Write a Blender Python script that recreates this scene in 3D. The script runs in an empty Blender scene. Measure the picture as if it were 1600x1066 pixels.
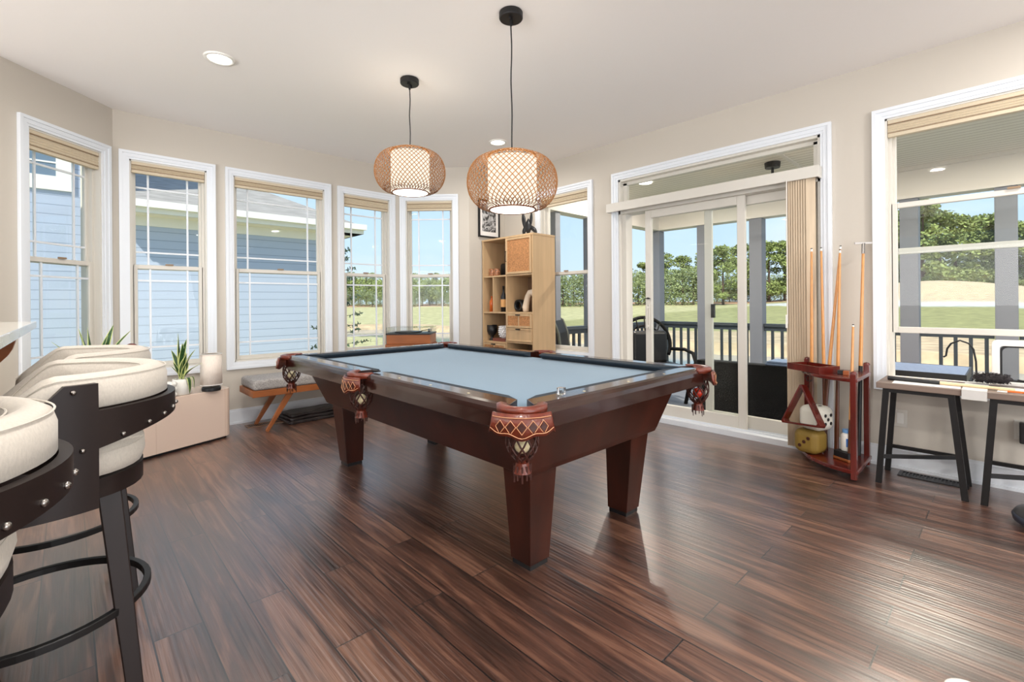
import bpy, bmesh, math, random
from mathutils import Vector, Matrix
random.seed(7)
PI = math.pi
R = math.radians
scene = bpy.context.scene
COL = scene.collection

# ---------------------------------------------------------------- camera
HC, FPX, YH, YAW, ROLL = 1.125, 735.0, 473.3, R(43.4), 0.0078
cd = bpy.data.cameras.new('camera'); cam = bpy.data.objects.new('camera', cd); COL.objects.link(cam)
fw = Vector((math.sin(YAW), math.cos(YAW), 0)); r0 = Vector((math.cos(YAW), -math.sin(YAW), 0)); u0 = Vector((0, 0, 1))
rt = r0 * math.cos(ROLL) - u0 * math.sin(ROLL); up = r0 * math.sin(ROLL) + u0 * math.cos(ROLL)
m = Matrix((rt, up, -fw)).transposed().to_4x4(); m.translation = (0, 0, HC)
cam.matrix_world = m
cd.sensor_fit = 'HORIZONTAL'; cd.sensor_width = 36; cd.lens = 36 * FPX / 1600
cd.shift_y = -(533 - YH) / 1600; cd.clip_start = 0.05; cd.clip_end = 800
scene.camera = cam

# ---------------------------------------------------------------- world, sun, large lights, exposure
wd = bpy.data.worlds.new('sky'); scene.world = wd; wd.use_nodes = True
nt = wd.node_tree; nt.nodes.clear()
tc = nt.nodes.new('ShaderNodeTexCoord'); sp = nt.nodes.new('ShaderNodeSeparateXYZ'); cr = nt.nodes.new('ShaderNodeValToRGB')
bg = nt.nodes.new('ShaderNodeBackground'); wo = nt.nodes.new('ShaderNodeOutputWorld')
nz = nt.nodes.new('ShaderNodeTexNoise'); nz.inputs['Scale'].default_value = 2.2; nz.inputs['Detail'].default_value = 5
mp = nt.nodes.new('ShaderNodeMapping'); mp.inputs['Scale'].default_value = (1, 1, 3.5)
cc = nt.nodes.new('ShaderNodeValToRGB'); mx = nt.nodes.new('ShaderNodeMix'); mx.data_type = 'RGBA'
cr.color_ramp.elements[0].position = 0.0; cr.color_ramp.elements[0].color = (.70, .86, 1.0, 1)
cr.color_ramp.elements[1].position = .55; cr.color_ramp.elements[1].color = (.38, .60, .95, 1)
e = cr.color_ramp.elements.new(.15); e.color = (.60, .80, 1.0, 1)
cc.color_ramp.elements[0].position = .5; cc.color_ramp.elements[0].color = (0, 0, 0, 1)
cc.color_ramp.elements[1].position = .75; cc.color_ramp.elements[1].color = (.6, .6, .6, 1)
nt.links.new(tc.outputs['Generated'], sp.inputs[0]); nt.links.new(sp.outputs['Z'], cr.inputs[0])
nt.links.new(tc.outputs['Generated'], mp.inputs[0]); nt.links.new(mp.outputs[0], nz.inputs['Vector']); nt.links.new(nz.outputs[0], cc.inputs[0])
nt.links.new(cc.outputs[0], mx.inputs[0]); nt.links.new(cr.outputs[0], mx.inputs[6]); mx.inputs[7].default_value = (.93, .96, 1, 1)
nt.links.new(mx.outputs[2], bg.inputs[0]); bg.inputs[1].default_value = 1.15
nt.links.new(bg.outputs[0], wo.inputs[0])

def lamp(name, kind, loc, energy, col=(1, 1, 1), rot=None, **kw):
    d = bpy.data.lights.new(name, kind); d.energy = energy; d.color = col
    for k, v in kw.items(): setattr(d, k, v)
    o = bpy.data.objects.new(name, d); COL.objects.link(o); o.location = loc
    if rot: o.rotation_euler = rot
    return o
def aim(o, tgt):
    o.rotation_euler = (Vector(tgt) - o.location).to_track_quat('-Z', 'Y').to_euler()
sun = lamp('sun', 'SUN', (-20, -20, 30), 6.0, (1, .93, .80), angle=R(.6)); aim(sun, (-20 + 22, -20 + 16, 30 - 30))
# fill lights added to brighten the room, in invented back and left wall openings
la = lamp('fill_light_back', 'AREA', (.2, -3.85, 1.2), 150, (1, .98, .975), shape='RECTANGLE', size=4.6, size_y=2.2); aim(la, (1.6, 2, 3.6))
lb = lamp('fill_light_left', 'AREA', (-3.85, 1.2, 1.2), 185, (1, .98, .975), shape='RECTANGLE', size=4.2, size_y=2.0); aim(lb, (1, 2.6, 3.6))
scene.view_settings.view_transform = 'Standard'; scene.view_settings.look = 'None'
scene.view_settings.exposure = 0.0; scene.view_settings.gamma = 1.0; scene.view_settings.use_curve_mapping = False

# ---------------------------------------------------------------- materials
def srgb(r, g, b):
    f = lambda c: (c / 255 / 12.92) if c / 255 <= .04045 else ((c / 255 + .055) / 1.055) ** 2.4
    return (f(r), f(g), f(b), 1)
MATS = {}
def mat(name, col, rough=.5, metal=0, spec=.5, noise=None, bump=None, coat=0, emit=None, trans=0, sheen=0):
    """noise = (scale, amount, stretch) colour variation; bump = (scale, strength, stretch)"""
    if name in MATS: return MATS[name]
    M = bpy.data.materials.new(name); M.use_nodes = True; n = M.node_tree.nodes; L = M.node_tree.links
    b = n['Principled BSDF']; b.inputs['Base Color'].default_value = col; b.inputs['Roughness'].default_value = rough
    b.inputs['Metallic'].default_value = metal; b.inputs['Specular IOR Level'].default_value = spec
    b.inputs['Coat Weight'].default_value = coat; b.inputs['Coat Roughness'].default_value = .08
    b.inputs['Transmission Weight'].default_value = trans; b.inputs['Sheen Weight'].default_value = sheen
    if emit: b.inputs['Emission Color'].default_value = emit[0]; b.inputs['Emission Strength'].default_value = emit[1]
    t = n.new('ShaderNodeTexCoord')
    def ns(scale, stretch):
        mp = n.new('ShaderNodeMapping'); mp.inputs['Scale'].default_value = stretch
        z = n.new('ShaderNodeTexNoise'); z.inputs['Scale'].default_value = scale; z.inputs['Detail'].default_value = 5
        L.new(t.outputs['Object'], mp.inputs[0]); L.new(mp.outputs[0], z.inputs['Vector']); return z
    if noise:
        z = ns(noise[0], noise[2] if len(noise) > 2 else (1, 1, 1))
        rp = n.new('ShaderNodeValToRGB'); a = noise[1]
        rp.color_ramp.elements[0].position = .3; rp.color_ramp.elements[1].position = .7
        rp.color_ramp.elements[0].color = tuple(c * (1 - a) for c in col[:3]) + (1,)
        rp.color_ramp.elements[1].color = tuple(min(1, c * (1 + a)) for c in col[:3]) + (1,)
        L.new(z.outputs[0], rp.inputs[0]); L.new(rp.outputs[0], b.inputs['Base Color'])
    if bump:
        z = ns(bump[0], bump[2] if len(bump) > 2 else (1, 1, 1))
        bp = n.new('ShaderNodeBump'); bp.inputs['Strength'].default_value = bump[1]; bp.inputs['Distance'].default_value = .01
        L.new(z.outputs[0], bp.inputs['Height']); L.new(bp.outputs[0], b.inputs['Normal'])
    MATS[name] = M; return M

M_wall = mat('wall_paint', srgb(203, 196, 185), .75, spec=.25, bump=(60, .04))
M_ceil = mat('ceiling_paint', srgb(246, 243, 240), .85, spec=.2, bump=(40, .05))
M_trim = mat('white_trim_paint', srgb(230, 235, 241), .4)
M_vinyl = mat('cream_vinyl', srgb(216, 212, 203), .45)
M_shade = mat('tan_cellular_shade', srgb(209, 195, 170), .8, noise=(200, .05))
M_shade2 = mat('dark_shade_rail', srgb(150, 125, 98), .6)
M_dark = mat('black_metal', srgb(28, 27, 28), .45, metal=.3)
M_espresso = mat('espresso_wood', srgb(32, 22, 20), .42, spec=.35, noise=(14, .2, (1, 1, .1)))
M_linen = mat('oatmeal_linen', srgb(204, 197, 186), .95, noise=(260, .07, (1, 1, .5)), bump=(600, .06), sheen=.15)
M_chrome = mat('pewter_nail', srgb(150, 145, 140), .25, metal=1)
M_mahog = mat('mahogany', srgb(56, 23, 14), .34, noise=(7, .42, (1, 1, .35)), coat=.0, spec=.3)
M_rail = mat('polished_mahogany_rail', srgb(46, 22, 17), .16, noise=(10, .25, (1, .3, 1)), coat=.4, spec=.4)
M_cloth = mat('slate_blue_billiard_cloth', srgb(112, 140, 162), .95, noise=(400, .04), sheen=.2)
M_cush = mat('dark_cushion_cloth', srgb(40, 50, 60), .95)  # cushions have their own dark blue-black cloth
M_leather = mat('red_brown_leather', srgb(104, 40, 23), .32, noise=(40, .25), bump=(160, .15), coat=.2)
M_leatherd = mat('dark_leather', srgb(62, 26, 18), .45)
M_stitch = mat('stitching', srgb(205, 150, 110), .6)
M_ivory = mat('ivory_resin', srgb(235, 222, 180), .15, coat=.5)
M_redball = mat('red_resin', srgb(215, 50, 25), .15, coat=.5)
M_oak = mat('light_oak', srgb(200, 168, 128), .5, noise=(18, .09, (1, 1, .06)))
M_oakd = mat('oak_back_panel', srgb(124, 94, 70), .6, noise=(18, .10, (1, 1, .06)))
M_walnut = mat('walnut_wood', srgb(150, 86, 42), .4, noise=(16, .2, (.2, 1, 1)))
M_bench = mat('grey_bench_fabric', srgb(160, 156, 153), .95, noise=(90, .35), bump=(300, .3))
M_black = mat('black_plastic', srgb(22, 23, 26), .4)
M_blackl = mat('black_leatherette', srgb(34, 26, 26), .35, bump=(14, .5))
M_pink = mat('blush_gloss_lacquer', srgb(232, 209, 192), .14, coat=.6)
M_white = mat('white_ceramic', srgb(240, 238, 232), .3)
M_lampsh = mat('linen_lamp_shade', srgb(238, 226, 214), .9, noise=(120, .06, (1, 1, .3)))
M_leaf = mat('snake_plant_leaf', srgb(48, 84, 44), .45, noise=(30, .35, (1, 1, 3)))
M_leafe = mat('snake_plant_margin', srgb(206, 214, 140), .45)
M_soil = mat('pale_pebbles', srgb(190, 190, 170), .9, noise=(60, .4))
M_red = mat('cherry_stained_wood', srgb(92, 25, 17), .26, noise=(14, .25, (1, 1, .2)), coat=.4)
M_cue = mat('maple_cue_shaft', srgb(214, 150, 84), .3, noise=(20, .1), coat=.3)
M_cued = mat('dark_cue_butt', srgb(96, 50, 28), .3, coat=.3)
M_greyw = mat('weathered_grey_wood', srgb(116, 100, 90), .55, noise=(14, .25, (1, .08, 1)))
M_paper = mat('white_paper', srgb(236, 234, 230), .8)
M_marble = mat('white_marble', srgb(228, 226, 218), .15, noise=(5, .12), coat=.4)
M_deck = mat('grey_deck_boards', srgb(132, 136, 142), .7)
M_post = mat('porch_post_grey', srgb(126, 129, 138), .6)
M_railx = mat('slate_porch_railing', srgb(58, 66, 74), .5)
M_porchw = mat('porch_white_trim', srgb(232, 226, 218), .6)
M_wick = mat('black_wicker', srgb(13, 12, 13), .7, spec=.25, bump=(180, .6))
M_glassy = mat('clear_acrylic', (1, 1, 1, 1), .03, trans=1.0)

def glass_mat():
    M = bpy.data.materials.new('window_glass'); M.use_nodes = True; n = M.node_tree.nodes; L = M.node_tree.links; n.clear()
    o = n.new('ShaderNodeOutputMaterial'); t = n.new('ShaderNodeBsdfTransparent'); g = n.new('ShaderNodeBsdfGlossy'); mxx = n.new('ShaderNodeMixShader')
    lw = n.new('ShaderNodeLayerWeight'); lw.inputs[0].default_value = .25
    mm = n.new('ShaderNodeMath'); mm.operation = 'MULTIPLY'; mm.inputs[1].default_value = .5
    t.inputs[0].default_value = (.97, .985, .98, 1); g.inputs['Roughness'].default_value = .01
    L.new(lw.outputs['Fresnel'], mm.inputs[0]); L.new(mm.outputs[0], mxx.inputs[0]); L.new(t.outputs[0], mxx.inputs[1]); L.new(g.outputs[0], mxx.inputs[2]); L.new(mxx.outputs[0], o.inputs[0])
    return M
M_glass = glass_mat()
def emis(name, col, s):
    M = bpy.data.materials.new(name); M.use_nodes = True; n = M.node_tree.nodes; n.clear()
    o = n.new('ShaderNodeOutputMaterial'); e = n.new('ShaderNodeEmission'); e.inputs[0].default_value = col; e.inputs[1].default_value = s
    M.node_tree.links.new(e.outputs[0], o.inputs[0]); return M
M_down = emis('downlight_lens', (1, .93, .82, 1), 7)
M_diff = emis('pendant_diffuser', (1, .93, .80, 1), 5)
M_inner = emis('pendant_inner_shade', (1, .90, .74, 1), 1.2)

def floor_mat():
    M = bpy.data.materials.new('dark_wood_planks'); M.use_nodes = True; n = M.node_tree.nodes; L = M.node_tree.links; b = n['Principled BSDF']
    t = n.new('ShaderNodeTexCoord'); mp = n.new('ShaderNodeMapping'); mp.inputs['Rotation'].default_value = (0, 0, R(90)); mp.inputs['Location'].default_value = (0.3, .083, 0)
    L.new(t.outputs['Object'], mp.inputs[0])
    def brick(c1, c2, mc, ms):
        k = n.new('ShaderNodeTexBrick'); k.inputs['Color1'].default_value = c1; k.inputs['Color2'].default_value = c2; k.inputs['Mortar'].default_value = mc
        k.inputs['Scale'].default_value = 1; k.inputs['Brick Width'].default_value = 1.22; k.inputs['Row Height'].default_value = .1425
        k.inputs['Mortar Size'].default_value = ms; k.inputs['Mortar Smooth'].default_value = .1; k.offset = .37; k.offset_frequency = 2; k.inputs['Bias'].default_value = 0
        L.new(mp.outputs[0], k.inputs['Vector']); return k
    k = brick((0, 0, 0, 1), (1, 1, 1, 1), (.5, .5, .5, 1), .0026)
    # per-plank offset for the grain
    mo = n.new('ShaderNodeVectorMath'); mo.operation = 'MULTIPLY_ADD'; mo.inputs[1].default_value = (7.3, 3.1, 5.7)
    L.new(k.outputs['Color'], mo.inputs[0]); L.new(t.outputs['Object'], mo.inputs[2])
    ms = n.new('ShaderNodeMapping'); ms.inputs['Scale'].default_value = (9, .8, 1); L.new(mo.outputs[0], ms.inputs[0])
    z = n.new('ShaderNodeTexNoise'); z.inputs['Scale'].default_value = 2.2; z.inputs['Detail'].default_value = 7; z.inputs['Distortion'].default_value = 1.2; L.new(ms.outputs[0], z.inputs['Vector'])
    ms2 = n.new('ShaderNodeMapping'); ms2.inputs['Scale'].default_value = (60, 1.5, 1); L.new(mo.outputs[0], ms2.inputs[0])
    z2 = n.new('ShaderNodeTexNoise'); z2.inputs['Scale'].default_value = 3; z2.inputs['Detail'].default_value = 4; L.new(ms2.outputs[0], z2.inputs['Vector'])
    rp = n.new('ShaderNodeValToRGB'); rp.color_ramp.elements[0].position = .3; rp.color_ramp.elements[1].position = .72
    rp.color_ramp.elements[0].color = srgb(50, 31, 24); rp.color_ramp.elements[1].color = srgb(132, 94, 75)
    em = rp.color_ramp.elements.new(.5); em.color = srgb(86, 55, 43)
    ad = n.new('ShaderNodeMath'); ad.operation = 'MULTIPLY_ADD'; ad.inputs[1].default_value = .35; L.new(z2.outputs[0], ad.inputs[0])
    a2 = n.new('ShaderNodeMath'); a2.operation = 'MULTIPLY_ADD'; a2.inputs[1].default_value = .18; a2.inputs[2].default_value = -.26; L.new(k.outputs['Color'], a2.inputs[0])
    a3 = n.new('ShaderNodeMath'); a3.operation = 'ADD'; L.new(z.outputs[0], a3.inputs[0]); L.new(a2.outputs[0], a3.inputs[1]); L.new(a3.outputs[0], ad.inputs[2])
    L.new(ad.outputs[0], rp.inputs[0])
    mxc = n.new('ShaderNodeMix'); mxc.data_type = 'RGBA'; L.new(k.outputs['Fac'], mxc.inputs[0]); L.new(rp.outputs[0], mxc.inputs[6]); mxc.inputs[7].default_value = srgb(14, 8, 7)
    L.new(mxc.outputs[2], b.inputs['Base Color'])
    rr = n.new('ShaderNodeMapRange'); rr.inputs['To Min'].default_value = .24; rr.inputs['To Max'].default_value = .42; L.new(z2.outputs[0], rr.inputs[0]); L.new(rr.outputs[0], b.inputs['Roughness'])
    b.inputs['Specular IOR Level'].default_value = 1.0; b.inputs['Coat Weight'].default_value = 1.0; b.inputs['Coat Roughness'].default_value = .32
    # height: seams, grain and gentle scraped ripples
    ms3 = n.new('ShaderNodeMapping'); ms3.inputs['Scale'].default_value = (34, 1.1, 1); L.new(mo.outputs[0], ms3.inputs[0])
    z3 = n.new('ShaderNodeTexNoise'); z3.inputs['Scale'].default_value = 2.0; z3.inputs['Detail'].default_value = 2; L.new(ms3.outputs[0], z3.inputs['Vector'])
    h1 = n.new('ShaderNodeMath'); h1.operation = 'MULTIPLY_ADD'; h1.inputs[1].default_value = .25; L.new(z2.outputs[0], h1.inputs[0]); L.new(z3.outputs[0], h1.inputs[2])
    h2 = n.new('ShaderNodeMath'); h2.operation = 'MULTIPLY_ADD'; h2.inputs[1].default_value = -1.0; L.new(k.outputs['Fac'], h2.inputs[0]); L.new(h1.outputs[0], h2.inputs[2])
    wv = n.new('ShaderNodeTexWave'); wv.wave_type = 'BANDS'; wv.bands_direction = 'X'; wv.inputs['Scale'].default_value = 17; wv.inputs['Distortion'].default_value = 2.2; wv.inputs['Detail'].default_value = 1.5; wv.inputs['Detail Scale'].default_value = .6
    ms4 = n.new('ShaderNodeMapping'); ms4.inputs['Scale'].default_value = (1, .12, 1); L.new(mo.outputs[0], ms4.inputs[0]); L.new(ms4.outputs[0], wv.inputs['Vector'])
    h3 = n.new('ShaderNodeMath'); h3.operation = 'MULTIPLY_ADD'; h3.inputs[1].default_value = .16; L.new(wv.outputs['Fac'], h3.inputs[0]); L.new(h2.outputs[0], h3.inputs[2]); h2 = h3
    bp = n.new('ShaderNodeBump'); bp.inputs['Strength'].default_value = .55; bp.inputs['Distance'].default_value = .005
    L.new(h2.outputs[0], bp.inputs['Height']); L.new(bp.outputs[0], b.inputs['Normal'])
    return M
M_floor = floor_mat()

def stripe_mat(name, col, dark, axis, period, width=.12, rough=.6):
    """board/siding lines as a procedural pattern along an object axis"""
    M = bpy.data.materials.new(name); M.use_nodes = True; n = M.node_tree.nodes; L = M.node_tree.links; b = n['Principled BSDF']
    t = n.new('ShaderNodeTexCoord'); s = n.new('ShaderNodeSeparateXYZ'); L.new(t.outputs['Object'], s.inputs[0])
    d = n.new('ShaderNodeMath'); d.operation = 'DIVIDE'; d.inputs[1].default_value = period; L.new(s.outputs[axis], d.inputs[0])
    f = n.new('ShaderNodeMath'); f.operation = 'FRACT'; L.new(d.outputs[0], f.inputs[0])
    c = n.new('ShaderNodeValToRGB'); c.color_ramp.elements[0].position = 0; c.color_ramp.elements[0].color = dark
    c.color_ramp.elements[1].position = width; c.color_ramp.elements[1].color = col
    L.new(f.outputs[0], c.inputs[0]); L.new(c.outputs[0], b.inputs['Base Color']); b.inputs['Roughness'].default_value = rough
    bp = n.new('ShaderNodeBump'); bp.inputs['Strength'].default_value = .4; bp.inputs['Distance'].default_value = .01; L.new(c.outputs[0], bp.inputs['Height']); L.new(bp.outputs[0], b.inputs['Normal'])
    return M
M_bead = stripe_mat('beadboard_ceiling', srgb(238, 231, 218), srgb(168, 156, 138), 0, .095, .20)
M_cane = mat('woven_cane', srgb(190, 134, 86), .7, noise=(70, .3), bump=(400, .5))
M_bamboo = mat('bamboo_weave', srgb(168, 112, 58), .6)
M_bambood = mat('dark_bamboo_binding', srgb(120, 72, 44), .6)

# ---------------------------------------------------------------- mesh helpers
def NB(): return bmesh.new()
def box(bm, c, s, rz=0, M=None, taper=None):
    T = Matrix.Translation(c) @ Matrix.Rotation(rz, 4, 'Z') @ Matrix.Diagonal((s[0], s[1], s[2], 1))
    if M is not None: T = M @ T
    r = bmesh.ops.create_cube(bm, size=1, matrix=T)
    return r['verts']
def bx(bm, x0, x1, y0, y1, z0, z1):
    return box(bm, ((x0 + x1) / 2, (y0 + y1) / 2, (z0 + z1) / 2), (abs(x1 - x0), abs(y1 - y0), abs(z1 - z0)))
def rings(bm, loops, closed=True, cap=True, close_path=False):
    vs = [[bm.verts.new(p) for p in l] for l in loops]; n = len(vs[0]); k = len(vs)
    for i in range(k if close_path else k - 1):
        a, b = vs[i], vs[(i + 1) % k]
        for j in range(n if closed else n - 1):
            bm.faces.new((a[j], a[(j + 1) % n], b[(j + 1) % n], b[j]))
    if cap and not close_path and closed:
        bm.faces.new(list(reversed(vs[0]))); bm.faces.new(vs[-1])
    return vs
def tube(bm, pts, r, n=8, closed=False, rs=None):
    pts = [Vector(p) for p in pts]; loops = []; k = len(pts); prev = None
    for i, p in enumerate(pts):
        if closed: d = pts[(i + 1) % k] - pts[i - 1]
        else: d = pts[min(i + 1, k - 1)] - pts[max(i - 1, 0)]
        d.normalize()
        if prev is None:
            a = Vector((0, 0, 1)) if abs(d.z) < .9 else Vector((1, 0, 0)); prev = d.cross(a).normalized()
        x = (prev - d * prev.dot(d)).normalized(); prev = x; y = d.cross(x)
        rr = rs[i] if rs else r
        loops.append([p + (x * math.cos(2 * PI * j / n) + y * math.sin(2 * PI * j / n)) * rr for j in range(n)])
    rings(bm, loops, close_path=closed, cap=not closed)
def bar(bm, a, b, w, h=None, up=(0, 0, 1), w2=None, h2=None):
    """rectangular bar from a to b"""
    a, b = Vector(a), Vector(b); d = (b - a).normalized(); u = Vector(up); x = d.cross(u)
    if x.length < 1e-3: x = d.cross(Vector((1, 0, 0)))
    x.normalize(); y = x.cross(d); h = h or w; w2 = w2 or w; h2 = h2 or h
    f = lambda p, ww, hh: [p + x * sx * ww / 2 + y * sy * hh / 2 for sx, sy in ((-1, -1), (1, -1), (1, 1), (-1, 1))]
    rings(bm, [f(a, w, h), f(b, w2, h2)])
def lathe(bm, prof, c=(0, 0, 0), n=32, cap=True, M=None):
    c = Vector(c); loops = []
    for r, z in prof:
        l = [c + Vector((r * math.cos(2 * PI * j / n), r * math.sin(2 * PI * j / n), z)) for j in range(n)]
        if M is not None: l = [M @ p for p in l]
        loops.append(l)
    rings(bm, loops, cap=cap)
def prism(bm, poly, z0, z1):
    lo = [bm.verts.new((x, y, z0)) for x, y in poly]; hi = [bm.verts.new((x, y, z1)) for x, y in poly]; n = len(poly)
    bm.faces.new(list(reversed(lo))); bm.faces.new(hi)
    for i in range(n): bm.faces.new((lo[i], lo[(i + 1) % n], hi[(i + 1) % n], hi[i]))
def sphere(bm, c, r, s=(1, 1, 1), u=16, v=10):
    bmesh.ops.create_uvsphere(bm, u_segments=u, v_segments=v, radius=r, matrix=Matrix.Translation(c) @ Matrix.Diagonal((s[0], s[1], s[2], 1)))
def obj(name, bm, m, parent=None, smooth=False, bevel=0, seg=2, mats=None, loc=None, rot=None, sub=0, fix=True):
    if fix: bmesh.ops.recalc_face_normals(bm, faces=bm.faces)
    me = bpy.data.meshes.new(name); bm.to_mesh(me); bm.free()
    me.materials.append(m)
    for x in mats or []: me.materials.append(x)
    if smooth:
        for p in me.polygons: p.use_smooth = True
    if smooth == 'auto': me.set_sharp_from_angle(angle=R(34))
    o = bpy.data.objects.new(name, me); COL.objects.link(o)
    if parent: o.parent = parent
    if loc: o.location = loc
    if rot: o.rotation_euler = rot
    if bevel:
        b = o.modifiers.new('bevel', 'BEVEL'); b.width = bevel; b.segments = seg; b.limit_method = 'ANGLE'; b.angle_limit = R(35)
    if sub:
        s = o.modifiers.new('sub', 'SUBSURF'); s.levels = sub; s.render_levels = sub
    return o
def thing(name, label, cat, loc=(0, 0, 0), rz=0, group=None):
    o = bpy.data.objects.new(name, None); o.empty_display_size = .1; COL.objects.link(o); o.location = loc; o.rotation_euler = (0, 0, rz)
    o['label'] = label; o['category'] = cat
    if group: o['group'] = group
    return o
def tag(o, label, cat, group=None, kind=None):
    o['label'] = label; o['category'] = cat
    if group: o['group'] = group
    if kind: o['kind'] = kind
    return o
def struct(o): o['kind'] = 'structure'; return o
def copy_tree(o, parent=None):
    c = o.copy(); COL.objects.link(c)
    if parent: c.parent = parent
    for ch in [x for x in bpy.data.objects if x.parent == o]: copy_tree(ch, c)
    return c

H = 2.74; TW = .16
XR = 4.04; YB = 5.04; YD = 4.40
P_RD = (4.04, 4.40); P_DC = (3.47, 4.40); P_CB = (2.83, 5.04); P_BA = (.277, 5.04); P_AL = (-.363, 4.40)
XL, YK = -4.0, -4.0

# ---------------------------------------------------------------- room shell
bm = NB(); prism(bm, [(XR, YK), P_RD, P_DC, P_CB, P_BA, P_AL, (XL, YD), (XL, YK)], -.06, 0); struct(obj('floor', bm, M_floor))
bm = NB(); bx(bm, XL - 2.9, XR + .1, YK - 2.9, YK - TW, H, H + .12); bx(bm, XL - 2.9, XL - TW, YK - TW, YD, H, H + .12); struct(obj('sun_block_overhang', bm, M_trim))  # unseen overhang added to keep direct sun out of the invented openings
bm = NB(); prism(bm, [(XR + TW, YK - TW), (XR + TW, YD + TW), (3.54, YD + TW), (2.90, YB + TW), (.21, YB + TW), (-.43, YD + TW), (XL - TW, YD + TW), (XL - TW, YK - TW)], H, H + .12); struct(obj('ceiling', bm, M_ceil))

def wall(name, a, b, openings):
    """interior face runs a->b with the room on the left side of b->a; openings = (s0, s1, z0, z1)"""
    a, b = Vector((*a, 0)), Vector((*b, 0)); d = b - a; Ln = d.length; ang = math.atan2(d.y, d.x)
    bm = NB(); s = 0
    for s0, s1, z0, z1 in sorted(openings):
        if s0 > s: bx(bm, s, s0, 0, TW, 0, H)
        if z0 > 0: bx(bm, s0, s1, 0, TW, 0, z0)
        bx(bm, s0, s1, 0, TW, z1, H); s = s1
    if s < Ln: bx(bm, s, Ln, 0, TW, 0, H)
    o = struct(obj(name, bm, M_wall, loc=a, rot=(0, 0, ang))); return o
# walls run so that +y local is outward: A->B etc. going clockwise seen from above (far left to right, then towards camera)
WZ0, WZ1 = .585, 2.35
sA = lambda d: .905 - d                       # distance along wall A from its left end
wallA = wall('wall_bay_left', P_AL, P_BA, [(.905 - .66, .905 - .105, WZ0, WZ1)])
wallB = wall('wall_bay_center', P_BA, P_CB, [(.105, .655, WZ0, WZ1), (.87, 1.73, WZ0, WZ1), (1.94, 2.50, WZ0, WZ1)])
wallC = wall('wall_bay_right', P_CB, P_DC, [(.905 - .755, .905 - .195, WZ0, WZ1)])
wallD = wall('wall_far_right', P_DC, (4.04 + TW, 4.40), [])
wallR = wall('wall_right', P_RD, (XR, YK), [(4.40 - 3.775, 4.40 - 3.08, WZ0, WZ1), (4.40 - 2.70, 4.40 - .95, 0, WZ1), (4.40 - .575, 4.40 + .62, WZ0, WZ1)])
wallL2 = wall('wall_far_left', (XL, YD), P_AL, [])
wallK = wall('wall_back', (XR, YK), (XL, YK), [(.6, 5.2, .2, 2.45)])  # opening invented for the back fill light
wallL = wall('wall_left', (XL, YK), (XL, YD), [(3.1, 7.3, .2, 2.4)])  # opening invented for the left fill light

def baseboard(name, a, b, spans):
    a, b = Vector((*a, 0)), Vector((*b, 0)); d = b - a; ang = math.atan2(d.y, d.x); bm = NB()
    for s0, s1 in spans:
        bx(bm, s0, s1, -.016, -.0005, 0, .12); bx(bm, s0, s1, -.010, -.0005, .12, .138); bx(bm, s0, s1, -.026, -.016, 0, .02)
    return struct(obj(name, bm, M_trim, loc=a, rot=(0, 0, ang)))
baseboard('baseboard_bay_left', P_AL, P_BA, [(0, .905)])
baseboard('baseboard_bay_center', P_BA, P_CB, [(0, 2.553)])
baseboard('baseboard_bay_right', P_CB, P_DC, [(0, .905)])
baseboard('baseboard_far_right', P_DC, P_RD, [(0, .57)])
baseboard('baseboard_right', P_RD, (XR, YK), [(0, 4.40 - 2.77), (4.40 - .88, 8.4)])

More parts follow.
